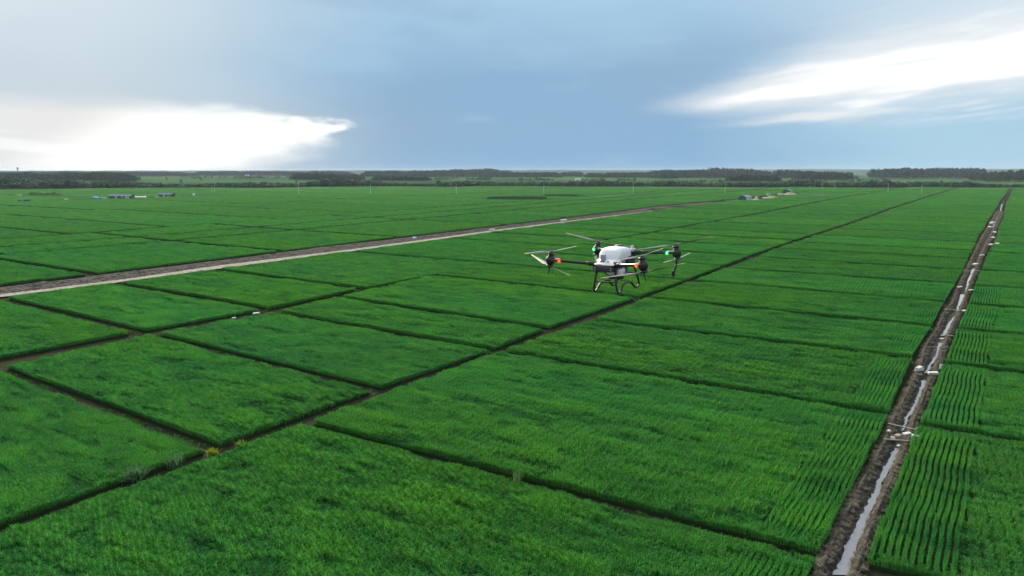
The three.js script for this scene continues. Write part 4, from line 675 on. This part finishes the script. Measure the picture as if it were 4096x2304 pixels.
{ // weeds on the bunds
  const weed = (name, at, n, h, spread, c, label, cat, w = 0.02) => { const r = rng(Math.round(at[0] * 31 - at[1] * 17)), pos = [], col = []; for (let i = 0; i < n; i++) { const a = r() * 6.28, o = spread * r(), x = (r() - 0.5) * spread, z = (r() - 0.5) * spread, hh = h * (0.5 + 0.6 * r()), dx = Math.cos(a), dz = Math.sin(a), k = 0.7 + 0.6 * r(); const P = [[x - dz * w * 0.5, 0, z + dx * w * 0.5], [x + dz * w * 0.5, 0, z - dx * w * 0.5], [x + dx * o * 0.5 + dz * w, hh * 0.7, z + dz * o * 0.5 - dx * w], [x + dx * o * 0.5 - dz * w, hh * 0.7, z + dz * o * 0.5 + dx * w], [x + dx * o, hh * 0.95, z + dz * o]]; for (const q of [0, 1, 2, 0, 2, 3, 3, 2, 4]) { pos.push(...P[q]); col.push(c[0] * k, c[1] * k, c[2] * k); } }
    const g = new THREE.BufferGeometry(); g.setAttribute('position', new THREE.Float32BufferAttribute(pos, 3)); g.setAttribute('color', new THREE.Float32BufferAttribute(col, 3)); g.computeVertexNormals();
    const t = thing(name, [at[0], 0.08, at[1]], 0, label, cat, 'weeds on the bunds'); put('leaves', g, leafM, t); put('stem', bar([0, -0.08, 0], [0.02, h * 0.5, 0.02], 0.02, 0.008, 6), mat(0.07, 0.12, 0.04), t); return t; };
  weed('silver_weed', [-22.9, -43.7], 130, 0.9, 0.62, [0.075, 0.17, 0.07], 'silvery weed clump on the near left bund, nearer the corner', 'weed', 0.035);
  weed('silver_weed', [-24.6, -41.9], 170, 0.85, 0.95, [0.075, 0.17, 0.07], 'larger silvery weed clump on the near left bund, nearer the picture edge', 'weed', 0.035);
  weed('yellow_weed', [-21.15, -45.55], 150, 0.62, 0.5, [0.22, 0.28, 0.02], 'bright yellow-green weed clump by the left bund corner', 'weed', 0.03);
  weed('yellow_weed', [-19.9, -47.3], 90, 0.5, 0.45, [0.16, 0.22, 0.03], 'duller yellow-green weed at the foot of the rice past the corner', 'weed', 0.03);
  weed('tall_grass', [0.3, -41.0], 60, 1.15, 0.5, [0.1, 0.2, 0.06], 'tall pale grass tuft standing on the nearest cross bund', 'grass tuft', 0.02);
}

// ---------------------------------------------------------------- the spraying drone
{
  const white = new THREE.MeshPhysicalMaterial({ color: rgb(0.72, 0.74, 0.76), roughness: 0.42, clearcoat: 0.2, clearcoatRoughness: 0.4, side: THREE.DoubleSide });
  const tankW = new THREE.MeshPhysicalMaterial({ color: rgb(0.7, 0.73, 0.76), roughness: 0.5, side: THREE.DoubleSide });
  const carbon = mat(0.022, 0.023, 0.025, 0.35), black = mat(0.016, 0.017, 0.018, 0.55), dark = mat(0.045, 0.048, 0.052, 0.5), grey = mat(0.3, 0.31, 0.33, 0.55), midGrey = mat(0.11, 0.115, 0.12, 0.55), pale = mat(0.5, 0.52, 0.54, 0.5), yellow = mat(0.55, 0.5, 0.08, 0.6), orange = mat(0.62, 0.24, 0.16, 0.5), bladeM = mat(0.12, 0.125, 0.13, 0.55), tipM = mat(0.36, 0.31, 0.13, 0.55), lens = mat(0.6, 0.62, 0.62, 0.1), rod = mat(0.02, 0.02, 0.022, 0.45);
  const d = thing('spraying_drone', [1.739, 18.601, -11.306], 0, 'large white and black four-armed spraying drone hovering over the rice fields', 'drone');
  d.rotation.set(rad(1.19), rad(-33.99), rad(1.23), 'YXZ');
  // hull lofted from rounded sections: [z, half width, bottom, top, squareness]
  function loft(sec, n = 28) {
    const pos = [], idx = [];
    for (const [z, hw, y0, y1, e = 3.2] of sec) for (let i = 0; i < n; i++) { const a = i / n * Math.PI * 2, c = Math.cos(a), s = Math.sin(a), q = (v) => Math.sign(v) * Math.pow(Math.abs(v), 2 / e); pos.push(hw * q(c), (y0 + y1) / 2 + (y1 - y0) / 2 * q(s), z); }
    const m = sec.length; for (let j = 0; j + 1 < m; j++) for (let i = 0; i < n; i++) { const a = j * n + i, b = j * n + (i + 1) % n; idx.push(a, b, a + n, b, b + n, a + n); }
    for (const [j, f] of [[0, 1], [m - 1, 0]]) { const c = pos.length / 3, s = sec[j]; pos.push(0, (s[2] + s[3]) / 2, s[0]); for (let i = 0; i < n; i++) { const a = j * n + i, b = j * n + (i + 1) % n; f ? idx.push(c, b, a) : idx.push(c, a, b); } }
    const g = new THREE.BufferGeometry(); g.setAttribute('position', new THREE.Float32BufferAttribute(pos, 3)); g.setIndex(idx); g.computeVertexNormals(); return g;
  }
  const tube = (pts, r, seg = 40) => new THREE.TubeGeometry(new THREE.CatmullRomCurve3(pts.map((p) => new THREE.Vector3(...p)), false, 'centripetal'), seg, r, 8);
  // tank and nose
  const tank = put('spray_tank', loft([[-0.25, 0.1, -0.03, 0.06], [-0.235, 0.145, -0.06, 0.105], [-0.19, 0.178, -0.08, 0.138], [-0.08, 0.2, -0.09, 0.158], [0.06, 0.205, -0.09, 0.168], [0.16, 0.203, -0.09, 0.162, 3.6], [0.235, 0.195, -0.09, 0.118, 3.6], [0.285, 0.18, -0.085, 0.05], [0.31, 0.15, -0.08, 0]]), tankW, d);
  put('seam', loft([[-0.2, 0.181, 0.0, 0.008], [-0.08, 0.2065, 0.0, 0.008], [0.16, 0.2095, 0.0, 0.008], [0.235, 0.199, 0, 0.008]], 24), pale, tank);
  const lid = put('tank_lid', new THREE.LatheGeometry([[0, 0.03], [0.03, 0.034], [0.045, 0.03], [0.058, 0.026], [0.066, 0.018], [0.066, 0], [0.0, 0]].map((p) => new THREE.Vector2(...p)), 28).translate(0.015, 0.152, -0.1), black, tank);
  lid.userData.label = 'black round filler lid';
  put('nose_cowl', loft([[0.2, 0.2, -0.115, -0.01], [0.3, 0.2, -0.118, 0.0], [0.38, 0.192, -0.11, -0.03], [0.45, 0.18, -0.104, -0.058], [0.482, 0.17, -0.098, -0.078]]), white, d);
  const face = put('sensor_housing', loft([[0.3, 0.15, -0.2, -0.125], [0.44, 0.174, -0.204, -0.112, 4], [0.484, 0.174, -0.2, -0.101, 4], [0.494, 0.166, -0.19, -0.105, 4]]), dark, d);
  for (const s of [-1, 1]) { const p = put('camera_plate', box(0.036, 0.07, 0.012, s * 0.142, -0.15, 0.4965, 0.004), black, face); for (const y of [-0.132, -0.166]) { const l = new THREE.CylinderGeometry(0.0085, 0.0085, 0.006, 14); l.rotateX(Math.PI / 2); l.translate(s * 0.142, y, 0.5055); const k = put('lens', l, lens, face); k.userData.label = 'small bright camera lens'; } }
  put('badge', (() => { const g = box(0.085, 0.003, 0.026, 0, 0, 0); g.rotateX(0.55); g.translate(-0.075, -0.0755, 0.478); return g; })(), orange, d);
  const post = put('radar_post', box(0.074, 0.125, 0.07, -0.055, 0.008, 0.365, 0.014), grey, d);
  put('radar_base', box(0.086, 0.04, 0.1, -0.055, -0.05, 0.378, 0.012), midGrey, post);
  put('vent_slot', box(0.02, 0.004, 0.062, 0.052, -0.035, 0.405), dark, d);
  // frame and what hangs under it
  put('centre_frame', join([box(0.3, 0.055, 0.7, 0, -0.15, 0.03, 0.015), box(0.34, 0.11, 0.14, 0, 0.0, -0.3, 0.02), box(0.05, 0.14, 0.3, 0.175, -0.07, -0.17, 0.012), box(0.05, 0.14, 0.3, -0.175, -0.07, -0.17, 0.012)]), carbon, d);
  put('lower_tank', loft([[-0.1, 0.1, -0.3, -0.18], [-0.07, 0.125, -0.325, -0.175], [0.08, 0.13, -0.33, -0.175], [0.125, 0.115, -0.315, -0.18], [0.14, 0.09, -0.29, -0.185]]), tankW, d);
  for (const s of [-1, 1]) { const p = put('spray_pump', join([box(0.1, 0.06, 0.1, s * 0.07, -0.352, 0.0, 0.012), bar([s * 0.07, -0.36, 0.05], [s * 0.07, -0.36, 0.1], 0.026, 0.022, 12)]), black, d); p.userData.label = 'black spray pump'; }
  put('battery', join([box(0.17, 0.22, 0.14, 0.0, -0.24, -0.21, 0.012)]), midGrey, d); put('hose', tube([[-0.11, -0.19, 0.16], [-0.15, -0.25, 0.15], [-0.12, -0.3, 0.1], [-0.07, -0.33, 0.04]], 0.011), black, d);
  for (const s of [-1, 1]) { put('antenna_bracket', join([box(0.1, 0.05, 0.11, s * 0.15, 0.078, -0.3, 0.015), bar([s * 0.15, 0.1, -0.3], [s * 0.15, 0.15, -0.3], 0.03, 0.024, 14)]), pale, d); }
  // arms, motors, rotors; angles of the blades as they stand, degrees
  const arms = [
    { n: 'front', root: [-0.175, -0.09, 0.4], tip: [-0.81, 0.0, 0.78], led: 'red', up: 277, dn: 211, ledAt: null },
    { n: 'front', root: [0.175, -0.09, 0.4], tip: [0.81, 0.0, 0.78], led: 'red', up: 96, dn: 316, ledAt: null },
    { n: 'rear', root: [-0.17, 0.035, -0.3], tip: [-0.75, 0.0, -0.78], led: 'green', up: 179, dn: 62, ledAt: [-0.775, 0.0, -0.685] },
    { n: 'rear', root: [0.17, 0.035, -0.3], tip: [0.75, 0.0, -0.78], led: 'green', up: 317, dn: 268, ledAt: null },
  ];
  function blade(len) {                                       // tapered, twisted blade along +x
    const st = [[0.035, 0.022, 0.012, 0.5], [0.1, 0.036, 0.01, 0.42], [0.2, 0.074, 0.008, 0.32], [0.34, 0.07, 0.007, 0.24], [0.5, 0.054, 0.005, 0.17], [len * 0.86, 0.04, 0.004, 0.13]], tip = [st[5], [len * 0.95, 0.03, 0.003, 0.12], [len, 0.012, 0.002, 0.12]];
    const make = (S) => { const pos = [], idx = []; for (const [x, c, t, tw] of S) { const cone = x * 0.05; for (const [u, v] of [[-0.38, 0], [0, 0.5], [0.62, 0], [0, -0.5]]) { const z = u * c, y = v * t * 2; pos.push(x, cone + y * Math.cos(tw) + z * Math.sin(tw), z * Math.cos(tw) - y * Math.sin(tw)); } } for (let j = 0; j + 1 < S.length; j++) for (let i = 0; i < 4; i++) { const a = j * 4 + i, b = j * 4 + (i + 1) % 4; idx.push(a, a + 4, b, b, a + 4, b + 4); } const e = (S.length - 1) * 4; idx.push(0, 1, 2, 0, 2, 3, e, e + 2, e + 1, e, e + 3, e + 2); const g = new THREE.BufferGeometry(); g.setAttribute('position', new THREE.Float32BufferAttribute(pos, 3)); g.setIndex(idx); const f = g.toNonIndexed(); f.computeVertexNormals(); return f; };
    return [make(st), make(tip)];
  }
  const [bladeG, tipG] = blade(0.69);
  for (const a of arms) {
    const R = new THREE.Vector3(...a.root), T = new THREE.Vector3(...a.tip), at = (t, dy = 0) => R.clone().lerp(T, t).add(new THREE.Vector3(0, dy, 0)), pt = (v) => [v.x, v.y, v.z], side = Math.sign(T.x);
    const arm = put('arm', bar(pt(at(0.12)), pt(at(0.93)), 0.026, 0.024, 14), carbon, d); arm.userData.label = a.n + ' carbon arm';
    put('hinge', join([bar(pt(at(-0.02)), pt(at(0.16)), 0.04, 0.036, 12), (() => { const c = new THREE.CylinderGeometry(0.036, 0.036, 0.1, 14); c.translate(...pt(at(0.0))); return c; })()]), black, arm);
    put('marker', (() => { const g = box(0.03, 0.006, 0.03, 0, 0, 0); g.translate(...pt(at(0.2, 0.0265))); return g; })(), yellow, arm);
    put('mount', (() => { const g = box(0.1, 0.026, 0.06, 0, 0, 0, 0.01); g.rotateY(Math.atan2(-(T.z - R.z), T.x - R.x)); g.translate(...pt(at(0.86, 0.018))); return g; })(), grey, arm);
    // motor pair: stacked bells with a waist, leaning outwards a little
    const tilt = side * 0.16, place = (o) => { o.position.copy(T); o.rotation.z = tilt; return o; };
    const motor = place(put('motor', new THREE.LatheGeometry([[0, 0.085], [0.044, 0.085], [0.05, 0.06], [0.052, 0.05], [0.07, 0.036], [0.077, 0.012], [0.077, -0.022], [0.068, -0.05], [0.05, -0.068], [0.048, -0.084], [0, -0.084]].map((p) => new THREE.Vector2(...p)), 26), black, d));
    put('upper_bell', new THREE.LatheGeometry([[0, 0.124], [0.03, 0.124], [0.054, 0.118], [0.058, 0.104], [0.05, 0.1], [0.046, 0.0855], [0, 0.0855]].map((p) => new THREE.Vector2(...p)), 26), dark, motor);
    put('lower_bell', new THREE.LatheGeometry([[0, -0.124], [0.03, -0.12], [0.06, -0.106], [0.058, -0.094], [0.048, -0.0845], [0, -0.0845]].map((p) => new THREE.Vector2(...p)), 26), dark, motor);
    put('ring', new THREE.TorusGeometry(0.0765, 0.004, 6, 30).rotateX(Math.PI / 2).translate(0, 0.02, 0), midGrey, motor);
    for (const [y, deg, nm] of [[0.134, a.up, 'upper'], [-0.116, a.dn, 'lower']]) {
      const prop = place(put('propeller', bar([0, y - 0.012, 0], [0, y + 0.012, 0], 0.034, 0.03, 16), black, d)); prop.userData.label = nm + ' propeller of a ' + a.n + ' arm';
      for (const k of [0, 180]) { const b = put('blade', bladeG, bladeM, prop); b.position.y = y; b.rotation.y = -rad(deg + k); const t = put('blade_tip', tipG, tipM, prop); t.position.y = y; t.rotation.y = -rad(deg + k); t.userData.label = 'yellowish blade tip'; }
    }
    // light on the arm: a small lit dome and its lamp
    const lp = a.ledAt ? new THREE.Vector3(...a.ledAt) : at(0.79).add(new THREE.Vector3(0, -0.004, 0.034)), col = a.led === 'red' ? new THREE.Color(1, 0.02, 0.01) : new THREE.Color(0.01, 1, 0.22);
    const led = put('signal_light', new THREE.SphereGeometry(0.019, 16, 12).scale(0.85, 1.15, 0.8).translate(lp.x, lp.y, lp.z), new THREE.MeshStandardMaterial({ color: 0x111111, emissive: a.led === 'red' ? new THREE.Color(1, 0.12, 0.02) : new THREE.Color(0.16, 1, 0.45), emissiveIntensity: 0.6, roughness: 0.4 }), d); led.userData.label = a.led + ' signal light on a ' + a.n + ' arm';
    put('halo_ring', new THREE.TorusGeometry(0.022, 0.009, 8, 22).translate(lp.x, lp.y, lp.z - 0.004), new THREE.MeshStandardMaterial({ color: 0x120808, emissive: a.led === 'red' ? new THREE.Color(0.6, 0.001, 0.001) : new THREE.Color(0.0, 0.36, 0.07), emissiveIntensity: 0.6, roughness: 0.5 }), led).userData.label = 'ring standing in for the coloured glow round the light';  // emissive ring added to imitate the halo of glow round the lamp
    const lamp = new THREE.PointLight(col, 0.0022, 1.2, 2); lamp.name = 'signal_lamp'; lamp.position.set(lp.x, lp.y, lp.z + 0.03); lamp.castShadow = true; d.add(lamp);
    // spray rods
    if (a.n === 'front') put('spray_rod', bar([T.x + side * 0.018, -0.118, T.z], [T.x + side * 0.05, -0.25, T.z], 0.013, 0.006, 10), rod, d);
    else { const n = put('nozzle', join([bar([T.x, -0.118, T.z], [T.x, -0.225, T.z], 0.019, 0.017, 12), bar([T.x, -0.22, T.z], [T.x - 0.035, -0.315, T.z + 0.01], 0.017, 0.015, 12)]), rod, d); put('spray_head', join([box(0.05, 0.085, 0.055, T.x - 0.05, -0.352, T.z + 0.012, 0.012), bar([T.x - 0.09, -0.385, T.z + 0.012], [T.x - 0.01, -0.385, T.z + 0.012], 0.008), new THREE.CylinderGeometry(0.028, 0.034, 0.022, 16).translate(T.x - 0.05, -0.404, T.z + 0.012)]), black, n); }
  }
  // landing gear: on each side one bent tube from the front leg along the ground to the rear leg
  for (const s of [-1, 1]) {
    const g = put('landing_skid', tube([[s * 0.165, -0.17, 0.38], [s * 0.18, -0.3, 0.405], [s * 0.2, -0.45, 0.415], [s * 0.212, -0.525, 0.395], [s * 0.214, -0.555, 0.35], [s * 0.214, -0.54, 0.31], [s * 0.21, -0.47, 0.215], [s * 0.207, -0.437, 0.155], [s * 0.204, -0.428, 0.1], [s * 0.203, -0.428, -0.06], [s * 0.203, -0.434, -0.115], [s * 0.207, -0.475, -0.175], [s * 0.212, -0.54, -0.26], [s * 0.212, -0.556, -0.3], [s * 0.212, -0.555, -0.42], [s * 0.21, -0.53, -0.455], [s * 0.2, -0.42, -0.43], [s * 0.19, -0.29, -0.36], [s * 0.175, -0.13, -0.27]], 0.0175, 150), rod, d);
    put('leg_socket', join([bar([s * 0.163, -0.15, 0.376], [s * 0.174, -0.25, 0.396], 0.026, 0.022, 12), bar([s * 0.172, -0.1, -0.255], [s * 0.183, -0.21, -0.315], 0.026, 0.022, 12)]), black, g);
  }
  put('front_cross_bar', bar([-0.192, -0.375, 0.412], [0.192, -0.375, 0.412], 0.013, 0.013, 10), rod, d); put('rear_cross_bar', bar([-0.192, -0.32, -0.378], [0.192, -0.32, -0.378], 0.013, 0.013, 10), rod, d);
}

console.log('rice tufts', riceTotal);
renderer.render(scene, camera);
